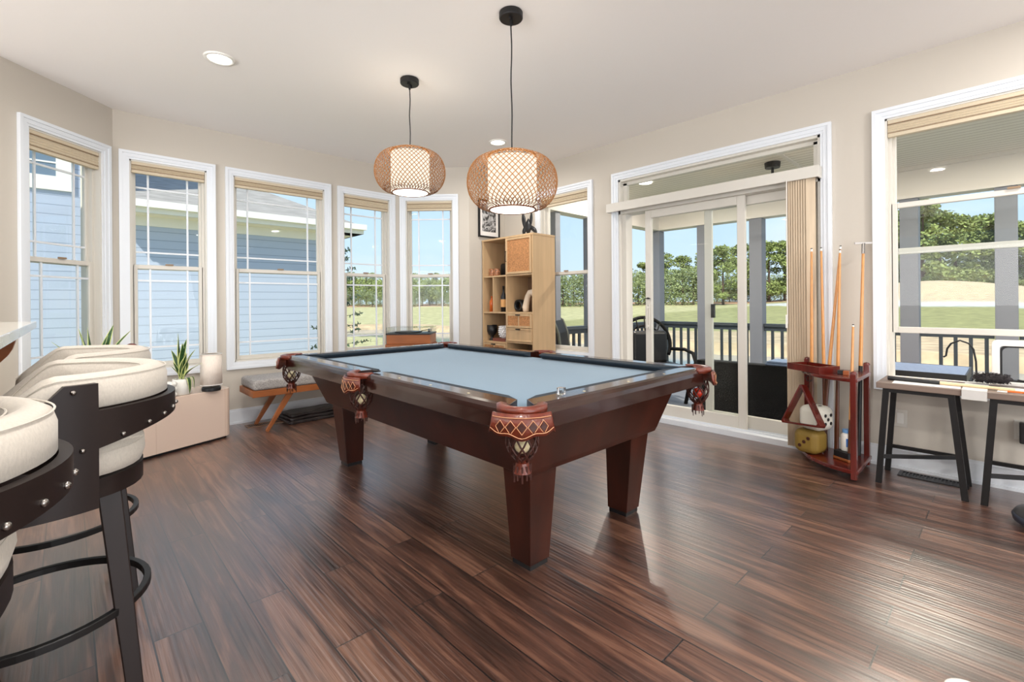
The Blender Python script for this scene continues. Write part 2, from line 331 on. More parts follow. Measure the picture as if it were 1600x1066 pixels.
# ---------------------------------------------------------------- windows
def window(name, a, b, s0, s1, label, grille=True, raised=0, wide=False):
    a, b = Vector((*a, 0)), Vector((*b, 0)); d = b - a; ang = math.atan2(d.y, d.x)
    e = bpy.data.objects.new(name, None); COL.objects.link(e); e.location = a; e.rotation_euler = (0, 0, ang); struct(e)
    z0, z1 = WZ0, WZ1; cw = .068
    bm = NB()      # casing: stepped picture-frame trim on the room side
    for (i0, i1, dep) in ((0, .022, .026), (.022, .05, .018), (.05, cw, .012)):
        bx(bm, s0 - cw + i0, s1 + cw - i0, -dep, -.0005, z1 + cw - i1, z1 + cw - i0)
        bx(bm, s0 - cw + i0, s1 + cw - i0, -dep, -.0005, z0 - cw + i0, z0 - cw + i1)
        bx(bm, s0 - cw + i0, s0 - cw + i1, -dep, -.0005, z0 - cw + i1, z1 + cw - i1)
        bx(bm, s1 + cw - i1, s1 + cw - i0, -dep, -.0005, z0 - cw + i1, z1 + cw - i1)
    obj('casing', bm, M_trim, e)
    bm = NB(); j = .012   # jamb lining
    bx(bm, s0, s0 + j, 0, TW, z0, z1); bx(bm, s1 - j, s1, 0, TW, z0, z1); bx(bm, s0, s1, 0, TW, z1 - j, z1); bx(bm, s0, s1, 0, TW, z0, z0 + j)
    bx(bm, s0 + j, s0 + .03, .05, .12, z0 + j, z1 - j); bx(bm, s1 - .03, s1 - j, .05, .12, z0 + j, z1 - j)
    obj('window_frame', bm, M_vinyl, e)
    zm = 1.455; i0, i1 = s0 + .022, s1 - .022
    def sash(nm, za, zb, y0, fr, grl):
        bm = NB(); f = fr
        bx(bm, i0, i0 + f, y0, y0 + .03, za, zb); bx(bm, i1 - f, i1, y0, y0 + .03, za, zb)
        bx(bm, i0 + f, i1 - f, y0, y0 + .03, zb - .035, zb); bx(bm, i0 + f, i1 - f, y0, y0 + .03, za, za + .04)
        o = obj(nm, bm, M_vinyl, e, bevel=.003, seg=1)
        bm = NB(); bx(bm, i0 + f - .003, i1 - f + .003, y0 + .012, y0 + .016, za + .037, zb - .032); obj('glass', bm, M_glass, o)
        if grl:
            bm = NB(); w = i1 - i0 - 2 * f; g = .014; q = .085 if w < .6 else .095
            for xx in (i0 + f + q, i1 - f - q): bx(bm, xx - g / 2, xx + g / 2, y0 + .008, y0 + .020, za + .04, zb - .035)
            for zz in grl: bx(bm, i0 + f, i1 - f, y0 + .007, y0 + .021, zz - g / 2, zz + g / 2)
            obj('grille', bm, M_trim, o)
        return o
    sash('upper_sash', zm - .02 + raised * 0, z1 - .02, .085, .026, [2.14, zm + .13] if grille else None)
    low = sash('lower_sash', z0 + .012 + raised, zm + .02 + raised, .05, .034, [zm - .115, z0 + .18] if grille else None)
    bm = NB(); c = (i0 + i1) / 2; bx(bm, c - .028, c + .028, .036, .05, zm + .02 + raised, zm + .032 + raised); obj('sash_lock', bm, M_shade2, low)
    return e
SA = .905
window('window_1', P_AL, P_BA, SA - .66, SA - .105, '')
window('window_2', P_BA, P_CB, .105, .655, '')
window('window_3', P_BA, P_CB, .87, 1.73, '')
window('window_4', P_BA, P_CB, 1.94, 2.50, '')
window('window_5', P_CB, P_DC, SA - .755, SA - .195, '')
window('window_6', P_RD, (XR, YK), 4.40 - 3.775, 4.40 - 3.08, '', grille=False)
window('window_7', P_RD, (XR, YK), 4.40 - .575, 4.40 + .62, '', grille=False, raised=.305)

def blind(a, b, s0, s1, label, drop=.10):
    a, b = Vector((*a, 0)), Vector((*b, 0)); d = b - a; ang = math.atan2(d.y, d.x); z1 = WZ1 - .004
    t = thing('cellular_shade', label, 'window shade', a + d.normalized() * s0 + Vector((0, 0, z1 - drop)), ang, 'tan cellular shades pulled up at the window tops')
    w = s1 - s0; g = .014
    bm = NB(); bx(bm, g, w - g, .004, .045, drop - .032, drop); obj('headrail', bm, M_shade, t, bevel=.002)
    bm = NB(); zt = drop - .034; n = 4; h = (zt - .026) / n
    for i in range(n):
        za = .026 + i * h
        prism_pts = [(.006, za + h * .5), (.014, za + h), (.040, za + h), (.046, za + h * .5), (.040, za), (.014, za)]
        rings(bm, [[Vector((g, y, z)) for y, z in prism_pts], [Vector((w - g, y, z)) for y, z in prism_pts]])
    obj('pleated_fabric', bm, M_shade, t)
    bm = NB(); bx(bm, g, w - g, .008, .044, .0, .024); obj('bottom_rail', bm, M_shade2 if False else M_shade, t, bevel=.002)
    bm = NB(); bx(bm, g, w - g, .002, .006, drop - .038, drop - .033); bx(bm, g, w - g, .005, .009, .024, .028); obj('dark_trim', bm, M_shade2, t)
blind(P_AL, P_BA, SA - .66, SA - .105, 'tan shade gathered over the leftmost window', .14)
blind(P_BA, P_CB, .105, .655, 'tan shade gathered over the narrow second window from the left')
blind(P_BA, P_CB, .87, 1.73, 'tan shade gathered over the wide window above the grey bench')
blind(P_BA, P_CB, 1.94, 2.50, 'tan shade over the narrow window just left of the bay corner', .135)
blind(P_CB, P_DC, SA - .755, SA - .195, 'tan shade gathered over the window facing us behind the record player', .115)
blind(P_RD, (XR, YK), 4.40 - 3.775, 4.40 - 3.08, 'tan shade gathered over the window beside the oak bookcase', .115)
blind(P_RD, (XR, YK), 4.40 - .575, 4.40 + .62, 'tan shade gathered over the large window at right above the low tables', .12)

# ---------------------------------------------------------------- sliding patio door with transom
def patio():
    e = bpy.data.objects.new('door_1', None); COL.objects.link(e); e.location = (XR, 4.40, 0); e.rotation_euler = (0, 0, -PI / 2); struct(e)
    s = lambda Y: 4.40 - Y
    s0, s1 = s(2.70), s(.95); cw = .07
    bm = NB()
    for (i0, i1, dep) in ((0, .022, .026), (.022, .05, .018), (.05, cw, .012)):
        bx(bm, s0 - cw + i0, s1 + cw - i0, -dep, -.0005, WZ1 + cw - i1, WZ1 + cw - i0)
        bx(bm, s0 - cw + i0, s0 - cw + i1, -dep, -.0005, 0, WZ1 + cw - i1)
        bx(bm, s1 + cw - i1, s1 + cw - i0, -dep, -.0005, 0, WZ1 + cw - i1)
    obj('casing', bm, M_trim, e)
    bm = NB(); j = .02
    bx(bm, s0, s0 + j, 0, TW, 0, WZ1); bx(bm, s1 - j, s1, 0, TW, 0, WZ1); bx(bm, s0, s1, 0, TW, WZ1 - j, WZ1)
    bx(bm, s0, s1, 0, TW, 2.005, 2.09); bx(bm, s0 + j, s0 + .06, .04, .15, .05, 2.005); bx(bm, s1 - .05, s1 - j, .04, .15, .05, 2.005)
    bx(bm, s0, s1, .06, .10, 2.09, 2.12); bx(bm, s0, s1, .06, .10, WZ1 - .05, WZ1 - j)
    bx(bm, s0 + j, s0 + .06, .06, .1, 2.1, WZ1 - .03); bx(bm, s1 - .06, s1 - j, .06, .1, 2.1, WZ1 - .03)
    obj('door_frame', bm, M_vinyl, e)
    bm = NB(); bx(bm, s0 - .03, s1 + .03, -.035, TW, .0, .045); bx(bm, s0, s1, .03, .04, .045, .06); bx(bm, s0, s1, .09, .1, .045, .06); obj('door_sill', bm, M_trim, e)
    bm = NB(); bx(bm, s0 + .05, s1 - .05, .078, .083, 2.1, WZ1 - .03); obj('transom_glass', bm, M_glass, e)
    def leaf(y, a, b, nm, dark=False):
        bm = NB(); f = .065; z0, z1 = .05, 2.005
        bx(bm, a, a + f, y, y + .038, z0, z1); bx(bm, b - f, b, y, y + .038, z0, z1); bx(bm, a + f, b - f, y, y + .038, z1 - .075, z1); bx(bm, a + f, b - f, y, y + .038, z0, z0 + .11)
        o = obj(nm, bm, M_vinyl, e, bevel=.004, seg=1)
        bm = NB(); bx(bm, a + f - .004, b - f + .004, y + .016, y + .021, z0 + .105, z1 - .07); obj('glass', bm, M_glass, o); return o
    l1 = leaf(.035, s(2.425), s(1.50), 'sliding_leaf')
    leaf(.095, s(1.87), s(.97), 'fixed_leaf')
    bm = NB(); c = s(2.39); bx(bm, c - .014, c + .014, .018, .035, .86, 1.10); bx(bm, c - .008, c + .008, -.006, .02, .88, .90); bx(bm, c - .008, c + .008, -.006, .02, 1.06, 1.08); bx(bm, c - .010, c + .010, -.012, .0, .87, 1.09)
    obj('pull_handle', bm, M_vinyl, l1, bevel=.003)
    bm = NB(); bx(bm, c - .006, c + .006, .01, .035, 1.15, 1.165); bx(bm, c - .02, c + .03, .0, .012, 1.152, 1.160); obj('latch', bm, M_dark, l1)
    bm = NB(); bx(bm, s(1.87) + .066, s(1.87) + .095, .07, .095, .98, 1.10); obj('outer_latch', bm, M_black, l1)
patio()
t = thing('blind_valance', 'cream valance rail across the top of the sliding door', 'valance', (XR - .09, 1.86, 2.02))
bm = NB(); bx(bm, -.012, .0, -.92, .92, .0, .085); bx(bm, 0, .078, -.92, .92, .074, .085); bx(bm, 0, .078, .908, .92, 0, .075); bx(bm, 0, .078, -.92, -.908, 0, .075); obj('valance_board', bm, M_vinyl, t, bevel=.003)
bm = NB(); bx(bm, .02, .055, -.9, .9, .045, .07); obj('track', bm, M_white, t)
t = thing('vertical_blind', 'stack of woody beige vertical blind slats drawn to the right of the sliding door', 'blind', (XR - .05, 1.06, 0))
M_slat = mat('beige_blind_slat', srgb(205, 186, 160), .7, noise=(14, .10, (3, 3, .2)))
for i in range(9):
    bm = NB(); y = -.06 + i * .0165; w = .085
    vs = []
    for k in range(7):
        f = k / 6 - .5; vs.append((f * w * .42, y + .004 * math.cos(f * PI) - f * w * .62))
    rings(bm, [[Vector((x - .012, yy, .03)) for x, yy in vs] + [Vector((x - .012, yy + .0012, .03)) for x, yy in reversed(vs)], [Vector((x - .012, yy, 2.05)) for x, yy in vs] + [Vector((x - .012, yy + .0012, 2.05)) for x, yy in reversed(vs)]])
    obj('slat', bm, M_slat, t)
bm = NB(); bx(bm, -.082, -.072, .08, .092, .92, 1.02); tube(bm, [(-.06, .085, .0 + .95), (-.06, .085, 2.03)], .003, 6); obj('cord_weight', bm, M_white, t)

# ---------------------------------------------------------------- ceiling downlights and pendants
def downlight(x, y, label, energy=14, vis=True):
    t = thing('recessed_downlight', label, 'ceiling light', (x, y, H - .006), 0, 'recessed downlights')
    bm = NB(); lathe(bm, [(.068, .004), (.072, -.004), (.088, -.003), (.09, .005)], n=40, cap=False); obj('trim_ring', bm, M_white, t, smooth=True)
    bm = NB(); lathe(bm, [(.0001, .0015), (.069, .0015), (.069, .004), (.0001, .004)], n=40, cap=False); obj('lens', bm, M_down, t)
    l = lamp('downlight_glow', 'AREA', (x, y, H - .02), energy, (1, .955, .90), shape='DISK', size=.13); l.data.spread = R(170)
downlight(.733, 3.54, 'round recessed light in the ceiling above the left windows')
downlight(3.15, 3.52, 'round recessed light in the ceiling behind the larger pendant cord')
for x, y in ((.5, .6), (3.3, -.7), (.5, -1.6), (2.2, -2.4), (-2, 1), (-2, 3), (-2, -1.6)):
    l = lamp('downlight_glow', 'AREA', (x, y, H - .02), 26, (1, .955, .90), shape='DISK', size=.13)
    bm = NB(); lathe(bm, [(.0001, .0), (.09, .0), (.09, .012), (.0001, .012)], (x, y, H - .013), n=32, cap=False)
    tag(obj('recessed_downlight', bm, M_down), 'round recessed light in the ceiling of the kitchen side', 'ceiling light', 'recessed downlights out of frame')

def pendant(x, y, zc, label):
    RX, HZ, RI = .25, .148, .148
    t = thing('pendant_lamp', label, 'pendant lamp', (x, y, 0), 0, None)
    bm = NB(); lathe(bm, [(.0001, H), (.064, H), (.066, H - .004), (.066, H - .032), (.062, H - .038), (.0001, H - .038)], n=36, cap=False)
    for a in (0.6, 0.6 + PI): lathe(bm, [(.0001, H - .038), (.006, H - .038), (.006, H - .052), (.0001, H - .052)], (.03 * math.cos(a), .03 * math.sin(a), 0), n=10, cap=False)
    lathe(bm, [(.0001, H - .038), (.009, H - .038), (.007, H - .075), (.0001, H - .075)], n=12, cap=False)
    obj('canopy', bm, M_dark, t, smooth=False, bevel=.002)
    bm = NB(); zt = zc + HZ
    tube(bm, [(.002 * math.sin(k * .9), .002 * math.cos(k * 1.3), H - .06 - (H - .06 - zt + .03) * k / 12) for k in range(13)], .0038, 8); obj('cord', bm, M_black, t)
    # outer profile: flattened globe cut at top and bottom rings
    def prof(v):      # v 0 bottom .. 1 top
        a = -1.02 + v * 2.04
        zz = math.sin(a) / math.sin(1.02) * HZ; rr = .128 + (RX - .128) * ((math.cos(a) - math.cos(1.02)) / (1 - math.cos(1.02))) ** .62
        return rr, zc + zz
    bm = NB(); N = 50; tw = 1.35; K = 16
    for sgn in (1, -1):
        for i in range(N):
            a0 = 2 * PI * i / N; loops = []
            for k in range(K + 1):
                v = k / K; r, z = prof(v); a = a0 + sgn * (v - .5) * tw
                r += .0018 * sgn
                p = Vector((r * math.cos(a), r * math.sin(a), z)); rad = Vector((math.cos(a), math.sin(a), 0)); tg = Vector((-math.sin(a), math.cos(a), 0))
                w, h = .0030, .0013
                loops.append([p + tg * w + rad * 0, p + rad * h, p - tg * w, p - rad * h])
            rings(bm, loops, cap=False)
    obj('woven_shade', bm, M_bamboo, t)
    for nm, v, rr, mm in (('top_ring', 1, .007, M_bamboo), ('bottom_ring', 0, .006, M_bambood)):
        r, z = prof(v); bm = NB(); tube(bm, [(r * math.cos(2 * PI * k / 48), r * math.sin(2 * PI * k / 48), z) for k in range(48)], rr, 8, closed=True); obj(nm, bm, mm, t, smooth=True)
    bm = NB(); rng = random.Random(3)    # frayed dark bindings round the lower rim
    for k in range(130):
        a = 2 * PI * k / 130; v = .03 + rng.random() * .10; r, z = prof(v); b = a + rng.uniform(-.09, .09); r2, z2 = prof(max(0, v - .05 + rng.uniform(-.02, .08)))
        tube(bm, [((r + .004) * math.cos(a), (r + .004) * math.sin(a), z), ((r2 + .006) * math.cos(b), (r2 + .006) * math.sin(b), z2)], .0016, 4)
    obj('rim_binding', bm, M_bambood, t)
    bm = NB(); lathe(bm, [(RI - .012, zc - HZ + .012), (RI - .012, zc + HZ - .02)], n=48, cap=False); obj('inner_shade', bm, M_inner, t, smooth=True)
    bm = NB(); lathe(bm, [(.0001, zc - HZ - .002), (RI - .02, zc - HZ - .002), (RI - .012, zc - HZ + .004), (.0001, zc - HZ + .004)], n=48, cap=False); obj('diffuser', bm, M_diff, t)
    b_ = lamp('pendant_bulb', 'POINT', (x, y, zc + HZ - .045), 5, (1, .88, .72)); b_.data.shadow_soft_size = .045; b_.parent = t; b_.location = (0, 0, zc + HZ - .045)
    bm = NB(); tube(bm, [(-.128, 0, zt), (.128, 0, zt)], .003, 6); tube(bm, [(0, -.128, zt), (0, .128, zt)], .003, 6); lathe(bm, [(.0001, zt - .05), (.02, zt - .05), (.02, zt + .01), (.0001, zt + .01)], n=16, cap=False); obj('lamp_holder', bm, M_black, t)
pendant(1.803, 1.897, 1.792, 'larger looking woven bamboo globe pendant, nearer and lower over the pool table')
pendant(1.80, 2.958, 2.072, 'smaller looking woven bamboo globe pendant, farther and higher over the pool table')

# ---------------------------------------------------------------- pool table
def hh_end(ax, hx, hy): return hx if ax == 'x' else hy
def pool_table():
    X0, X1, Y0, Y1, ZT = 1.095, 2.53, 1.115, 3.52, .77
    cx, cy = (X0 + X1) / 2, (Y0 + Y1) / 2; hx, hy = (X1 - X0) / 2, (Y1 - Y0) / 2
    t = thing('pool_table', 'dark mahogany pool table with slate blue cloth in the middle of the room', 'pool table', (cx, cy, 0))
    rw, cuw = .105, .05
    # legs
    for sx in (-1, 1):
        for sy in (-1, 1):
            bm = NB(); ox, oy = hx - .262, hy - .222; bx_, by_ = hx - .30, hy - .262; wt, wb = .165, .118
            f = lambda X, Y, w, z: [Vector((sx * (X - (w if a else 0)), sy * (Y - (w if b else 0)), z)) for a, b in ((0, 0), (1, 0), (1, 1), (0, 1))]
            rings(bm, [f(bx_, by_, wb, .022), f(ox, oy, wt, .44)])
            l = obj('leg', bm, M_mahog, t, bevel=.003)
            bm = NB(); rings(bm, [f(bx_ - .006, by_ - .006, wb - .012, 0), f(bx_ - .006, by_ - .006, wb - .012, .022)]); obj('foot_pad', bm, M_black, l)
    # cabinet: sides slope inwards towards the legs
    bm = NB(); f = lambda ix, iy, z: [Vector((sx * (hx - ix), sy * (hy - iy), z)) for sx, sy in ((-1, -1), (1, -1), (1, 1), (-1, 1))]
    rings(bm, [f(.235, .20, .43), f(.225, .19, .455), f(.125, .125, .69)])
    obj('cabinet', bm, M_mahog, t, bevel=.004)
    bm = NB(); rings(bm, [f(.10, .10, .69), f(.10, .10, .722)]); obj('slate', bm, M_black, t)
    bm = NB(); rings(bm, [f(.088, .088, .722), f(.088, .088, .731)]); obj('cloth_bed', bm, M_cloth, t)
    # rails: (axis, sign, from, to)
    cg, sg = .085, .052    # pocket gaps measured along the rail
    segs = [('x', -1, -hx + cg, hx - cg), ('x', 1, -hx + cg, hx - cg)]
    for s in (-1, 1): segs += [('y', s, -hy + cg, -sg), ('y', s, sg, hy - cg)]
    for ax, sg_, a, b in segs:
        hh = hy if ax == 'x' else hx
        # profile across the rail: distance from the outer edge, height
        pr = [(.0, .682), (.0, .735), (.004, .752), (.014, .765), (.028, ZT), (rw, ZT), (rw, .70), (.02, .682)]
        cp = [(rw, ZT - .001), (rw, .735), (rw + .02, .735), (rw + cuw, .757), (rw + cuw, .764)]
        def P(s, d, z, ax=ax, sg_=sg_, hh=hh): return Vector((s, sg_ * (hh - d), z)) if ax == 'x' else Vector((sg_ * (hh - d), s, z))
        ea = 'c' if a < -sg and abs(a + hh_end(ax, hx, hy)) < .2 else 's'; eb = 'c' if abs(b - hh_end(ax, hx, hy)) < .2 else 's'
        wi = {'c': .045, 's': .004}; ci = {'c': .07, 's': .006}; c3 = {'c': .075, 's': .016}
        bm = NB()
        rings(bm, [[P(a + (wi[ea] if d > .09 else 0), d, z) for d, z in pr], [P(b - (wi[eb] if d > .09 else 0), d, z) for d, z in pr]])
        r = obj('rail', bm, M_rail, t, bevel=.003)
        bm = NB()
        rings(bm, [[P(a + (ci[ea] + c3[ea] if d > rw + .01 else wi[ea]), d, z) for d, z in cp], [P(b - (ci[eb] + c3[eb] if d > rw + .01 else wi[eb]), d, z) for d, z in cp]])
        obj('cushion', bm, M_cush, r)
        n = 3
        for k in range(n):
            s = a + (b - a) * (k + 1) / (n + 1)
            bm = NB(); p = P(s, .052, ZT + .0006); lathe(bm, [(.0001, 0), (.006, 0), (.006, .0008), (.0001, .0008)], p, n=12, cap=False); obj('sight', bm, M_ivory, r)
    # pockets
    def pocket(px, py, ang, corner):
        e = bpy.data.objects.new('pocket', None); COL.objects.link(e); e.parent = t; e.location = (px, py, ZT); e.rotation_euler = (0, 0, ang)
        # local: +x outwards, origin on the pocket mouth centre
        rr = .066; A = R(100) if corner else R(92)
        arc = lambda r, k, n: (r * math.cos(-A + 2 * A * k / n), r * math.sin(-A + 2 * A * k / n))
        bm = NB(); n = 22; loops = []
        for k in range(n + 1):
            xi, yi = arc(rr - .012, k, n); xo, yo = arc(rr + .024, k, n); xm, ym = arc(rr + .010, k, n)
            loops.append([Vector((xi, yi, -.012)), Vector((xi, yi, .002)), Vector((xm, ym, .006)), Vector((xo, yo, .001)), Vector((xo + 0, yo, -.024)), Vector((xi, yi, -.024))])
        rings(bm, loops); obj('leather_collar', bm, M_leather, e, smooth=True)
        W = .098; bm = NB(); n = 28; ro = rr + .036; RBG = .135; rows = [(-.016, 0), (-.02, .0), (-.05, .004), (-.085, .009)]
        B = .83 if corner else .70
        def sh(u, z, o):   # u -1..1 across
            a = u * B; return Vector((ro - RBG + (RBG + o) * math.cos(a), (RBG + o) * math.sin(a) * (1 + .08 * (-z) / .1), z))
        def bot(u): return -.086 - .010 * math.cos(u * PI) - .005 * math.cos(u * PI * 3)
        loops = []
        for k in range(n + 1):
            u = -1 + 2 * k / n; zb = bot(u) if abs(u) < .97 else -.082
            loops.append([sh(u, -.014, 0), sh(u, -.05, .004), sh(u, zb, .010), sh(u, zb, .004), sh(u, -.05, -.003), sh(u, -.014, -.006)])
        rings(bm, loops); obj('leather_shield', bm, M_leather, e, smooth=True)
        bm = NB()     # stitched border and diamonds
        tube(bm, [sh(-.93 + 1.86 * k / 20, -.026, .004) for k in range(21)], .0013, 4)
        tube(bm, [sh(-.93 + 1.86 * k / 20, bot(-.93 + 1.86 * k / 20) + .009, .011) for k in range(21)], .0013, 4)
        for k in range(5):
            c = -.62 + .31 * k; d = .145
            q = [(c - d, -.056), (c, -.034), (c + d, -.056), (c, -.080), (c - d, -.056)]
            for (ua, za), (ub, zb) in zip(q, q[1:]):
                tube(bm, [sh(ua + (ub - ua) * w, za + (zb - za) * w, .0075) for w in (0, .5, 1)], .0012, 4)
        obj('stitching', bm, M_stitch, e)
        bm = NB()
        for k in range(5):
            c = -.62 + .31 * k; d = .105; q = [(c - d, -.056), (c, -.040), (c + d, -.056), (c, -.073)]
            bm.faces.new([bm.verts.new(sh(u, z, .0088)) for u, z in q])
        obj('diamond_panel', bm, M_leatherd, e, fix=False)
        # net basket
        gx = .022; bm = NB(); prf = [(.050, -.07), (.054, -.10), (.056, -.13), (.050, -.155), (.036, -.178), (.026, -.19)]
        def bp(v):
            f_ = v * (len(prf) - 1); i = min(int(f_), len(prf) - 2); w = f_ - i; return prf[i][0] * (1 - w) + prf[i + 1][0] * w, prf[i][1] * (1 - w) + prf[i + 1][1] * w
        for s in (-1, 1):
            for k in range(9):
                pts = []
                for q in range(11):
                    r, z = bp(q / 10); a = 2 * PI * k / 9 + s * q / 10 * 1.5; pts.append((gx + r * math.cos(a), r * math.sin(a), z))
                tube(bm, pts, .0036, 5)
        obj('net_basket', bm, M_leatherd, e, smooth=True)
        bm = NB(); lathe(bm, [(.022, -.184), (.027, -.19), (.022, -.198), (.027, -.215), (.033, -.232)], (gx, 0, 0), n=20, cap=False)
        obj('tassel', bm, M_leather, e)
        bm = NB()
        for k in range(11):
            a = 2 * PI * k / 11; bar(bm, (gx + .030 * math.cos(a), .030 * math.sin(a), -.205), (gx + .030 * math.cos(a), .030 * math.sin(a), -.262 + .008 * (k % 3)), .006, .002)
        obj('fringe', bm, M_leatherd, e)
        return e
    q = .064
    for sx, sy, a in ((-1, -1, R(-135)), (1, -1, R(-45)), (1, 1, R(45)), (-1, 1, R(135))):
        pocket(sx * (hx - q), sy * (hy - q), a, True)
    pocket(-hx + .035, 0, PI, False); pocket(hx - .035, 0, 0, False)
    # balls resting in the nets
    balls = [(-hx + q, -hy + q, R(-135), M_ivory, 'cream ball in the near corner pocket net of the pool table'),
             (hx - q, -hy + q, R(-45), M_redball, 'red ball in the right corner pocket net of the pool table'),
             (-hx + .035, 0, PI, M_ivory, 'cream ball in the side pocket net on the left of the pool table'),
             (-hx + q, hy - q, R(135), M_ivory, 'cream ball in the far left corner pocket net of the pool table')]
    for x, y, a, mm, lb in balls:
        bm = NB(); sphere(bm, (0, 0, 0), .0275, u=24, v=14)
        tag(obj('billiard_ball', bm, mm, smooth=True, loc=(cx + x + .022 * math.cos(a), cy + y + .022 * math.sin(a), ZT - .140)), lb, 'ball', 'pool balls')
pool_table()
bm = NB(); box(bm, (0, 0, .0135), (.026, .026, .027)); o = obj('glass_cube', bm, M_glassy, bevel=.002, loc=(1.366, 1.175, .7745), rot=(0, 0, R(10)))
tag(o, 'small clear glass cube on the near rail of the pool table', 'cube')
t = thing('billiard_chalk', 'black chalk holder lying on the left rail beside the side pocket', 'chalk holder', (1.155, 2.245, .779), R(-60))
bm = NB(); M = Matrix.Rotation(R(90), 4, 'Y'); lathe(bm, [(.0001, -.022), (.007, -.02), (.007, .0), (.003, .026), (.0001, .028)], n=12, cap=False, M=M); obj('holder', bm, M_black, t, smooth=True)

# ---------------------------------------------------------------- bar stools
def make_stool(label):
    t = thing('bar_stool', label, 'bar stool', (0, 0, 0))
    # seat and apron
    def sup(r, k, n=40):
        a = 2 * PI * k / n; c, s = math.cos(a), math.sin(a); p = 2.6; q = (abs(c) ** p + abs(s) ** p) ** (-1 / p); return r * q * c, r * q * s
    bm = NB(); loops = []
    for r, z in ((.20, .675), (.222, .682), (.230, .71), (.228, .74), (.214, .756), (.17, .768), (.10, .774), (.02, .775)):
        loops.append([Vector((*sup(r, k), z)) for k in range(40)])
    rings(bm, loops); s = obj('seat', bm, M_linen, t, smooth=True)
    bm = NB(); tube(bm, [(*sup(.2265, k), .7415) for k in range(40)], .0016, 5, closed=True); obj('seat_piping', bm, M_linen, s)
    bm = NB(); rings(bm, [[Vector((*sup(.225, k), z)) for k in range(40)] for z in (.625, .675)]); obj('seat_apron', bm, M_espresso, t, smooth='auto')
    # back pad
    RB = .275; TH = R(112)
    def cpt(th, r): return r * math.cos(th) * 1.0, r * math.sin(th)
    def ztop(th):
        d = abs(th); return .955 if d < R(84) else .955 - .115 * ((d - R(84)) / R(28)) ** 1.2
    bm = NB(); loops = []; n = 44
    for k in range(n + 1):
        th = -TH + 2 * TH * k / n; zt = ztop(th); zb = .868 if abs(th) < R(90) else .868 - .09 * ((abs(th) - R(90)) / R(22)); T = .072
        ro = RB + .012; ri = RB - T + .012
        prof = [(ri + .004, zb + .008), (ri, (zb + zt) / 2), (ri + .012, zt - .012), (ri + .03, zt), (ro - .026, zt - .001), (ro - .006, zt - .014), (ro, zt - .035), (ro, zb + .004), (ro - .008, zb), (ri + .014, zb)]
        loops.append([Vector((*cpt(th, r), z)) for r, z in prof])
    rings(bm, loops); bp = obj('back_pad', bm, M_linen, t, smooth=True)
    for rr in (RB + .008, RB - .052):
        bm = NB(); tube(bm, [(*cpt(-TH + 2 * TH * k / n, rr), ztop(-TH + 2 * TH * k / n) - .010) for k in range(n + 1)], .0018, 5); obj('piping', bm, M_linen, bp)
    # wooden band with side plates
    bm = NB(); ths = []
    def seg(a, b, m): return [a + (b - a) * k / m for k in range(m + 1)]
    def band(side):
        out = []
        for th in seg(0, R(67.9), 14): out.append((th * side, .866, .808 - .036 * (th / R(68)) ** 2))
        out.append((R(68) * side, .934, .625))
        for th in seg(R(69), R(80), 3): out.append((th * side, .934, .625))
        for th in seg(R(82), R(106), 5): out.append((th * side, .934 - .15 * (th - R(80)) / R(26), .625))
        return out
    lst = list(reversed(band(-1)))[:-1] + band(1); loops = []
    for th, zt, zb in lst:
        loops.append([Vector((*cpt(th, r), z)) for r, z in ((RB + .013, zb), (RB + .032, zb), (RB + .032, zt), (RB + .013, zt))])
    rings(bm, loops); band_o = obj('back_band', bm, M_espresso, t, smooth='auto')
    bm = NB()   # inner webs that tie the plates to the seat apron
    bm.free()
    for s in (-1, 1): bm = NB(); bx(bm, -.065, .09, s * .215, s * .290, .625, .67); obj('seat_bracket', bm, M_espresso, t)
    bm = NB(); sphere(bm, (0, 0, 0), .0065, u=10, v=6); first = None
    for th, z in [(R(77), .918), (R(90), .862), (R(100), .81), (R(74), .775), (R(58), .795), (R(44), .808), (R(32), .816), (R(20), .822), (R(7), .824)]:
        for s in (-1, 1):
            p = Vector((*cpt(th * s, RB + .033), z))
            if first is None: first = obj('nailhead', bm, M_chrome, band_o, smooth=True, loc=p)
            else:
                c = first.copy(); COL.objects.link(c); c.location = p
    for sx in (-1, 1):
        for sy in (-1, 1):
            bm = NB(); bar(bm, (sx * .140, sy * .140, .63), (sx * .195, sy * .195, .012), .05, .04, up=(0, 1, 0), w2=.036, h2=.03)
            l = obj('leg', bm, M_espresso, t, bevel=.003)
            bm = NB(); lathe(bm, [(.0001, 0), (.014, 0), (.014, .014), (.0001, .014)], (sx * .195, sy * .195, 0), n=10, cap=False); obj('glide', bm, M_black, l)
    bm = NB(); loops = []
    for k in range(48):
        a = 2 * PI * k / 48; loops.append([Vector((r * math.cos(a), r * math.sin(a), z)) for r, z in ((.226, .292), (.244, .292), (.244, .312), (.226, .312))])
    rings(bm, loops, close_path=True); obj('foot_ring', bm, M_dark, t, bevel=.002, seg=1)
    return t
st = make_stool('cream linen barrel-back bar stool with dark nailed band, middle one of three')
st.location = (-.06, 1.835, 0)
STOOLS = [((-.30, 1.17), R(-8), 'cream linen barrel-back bar stool nearest the camera, cut by the left edge'), ((-.03, 2.52), R(4), 'cream linen barrel-back bar stool farthest along the counter, mostly behind another stool')]
for (x, y), rz, lb in STOOLS:
    c = copy_tree(st); c.location = (x, y, 0); c.rotation_euler = (0, 0, rz); c['label'] = lb
for o in bpy.data.objects:
    if o.name.startswith('bar_stool') and o.parent is None: o['group'] = 'barrel-back stools along the counter'

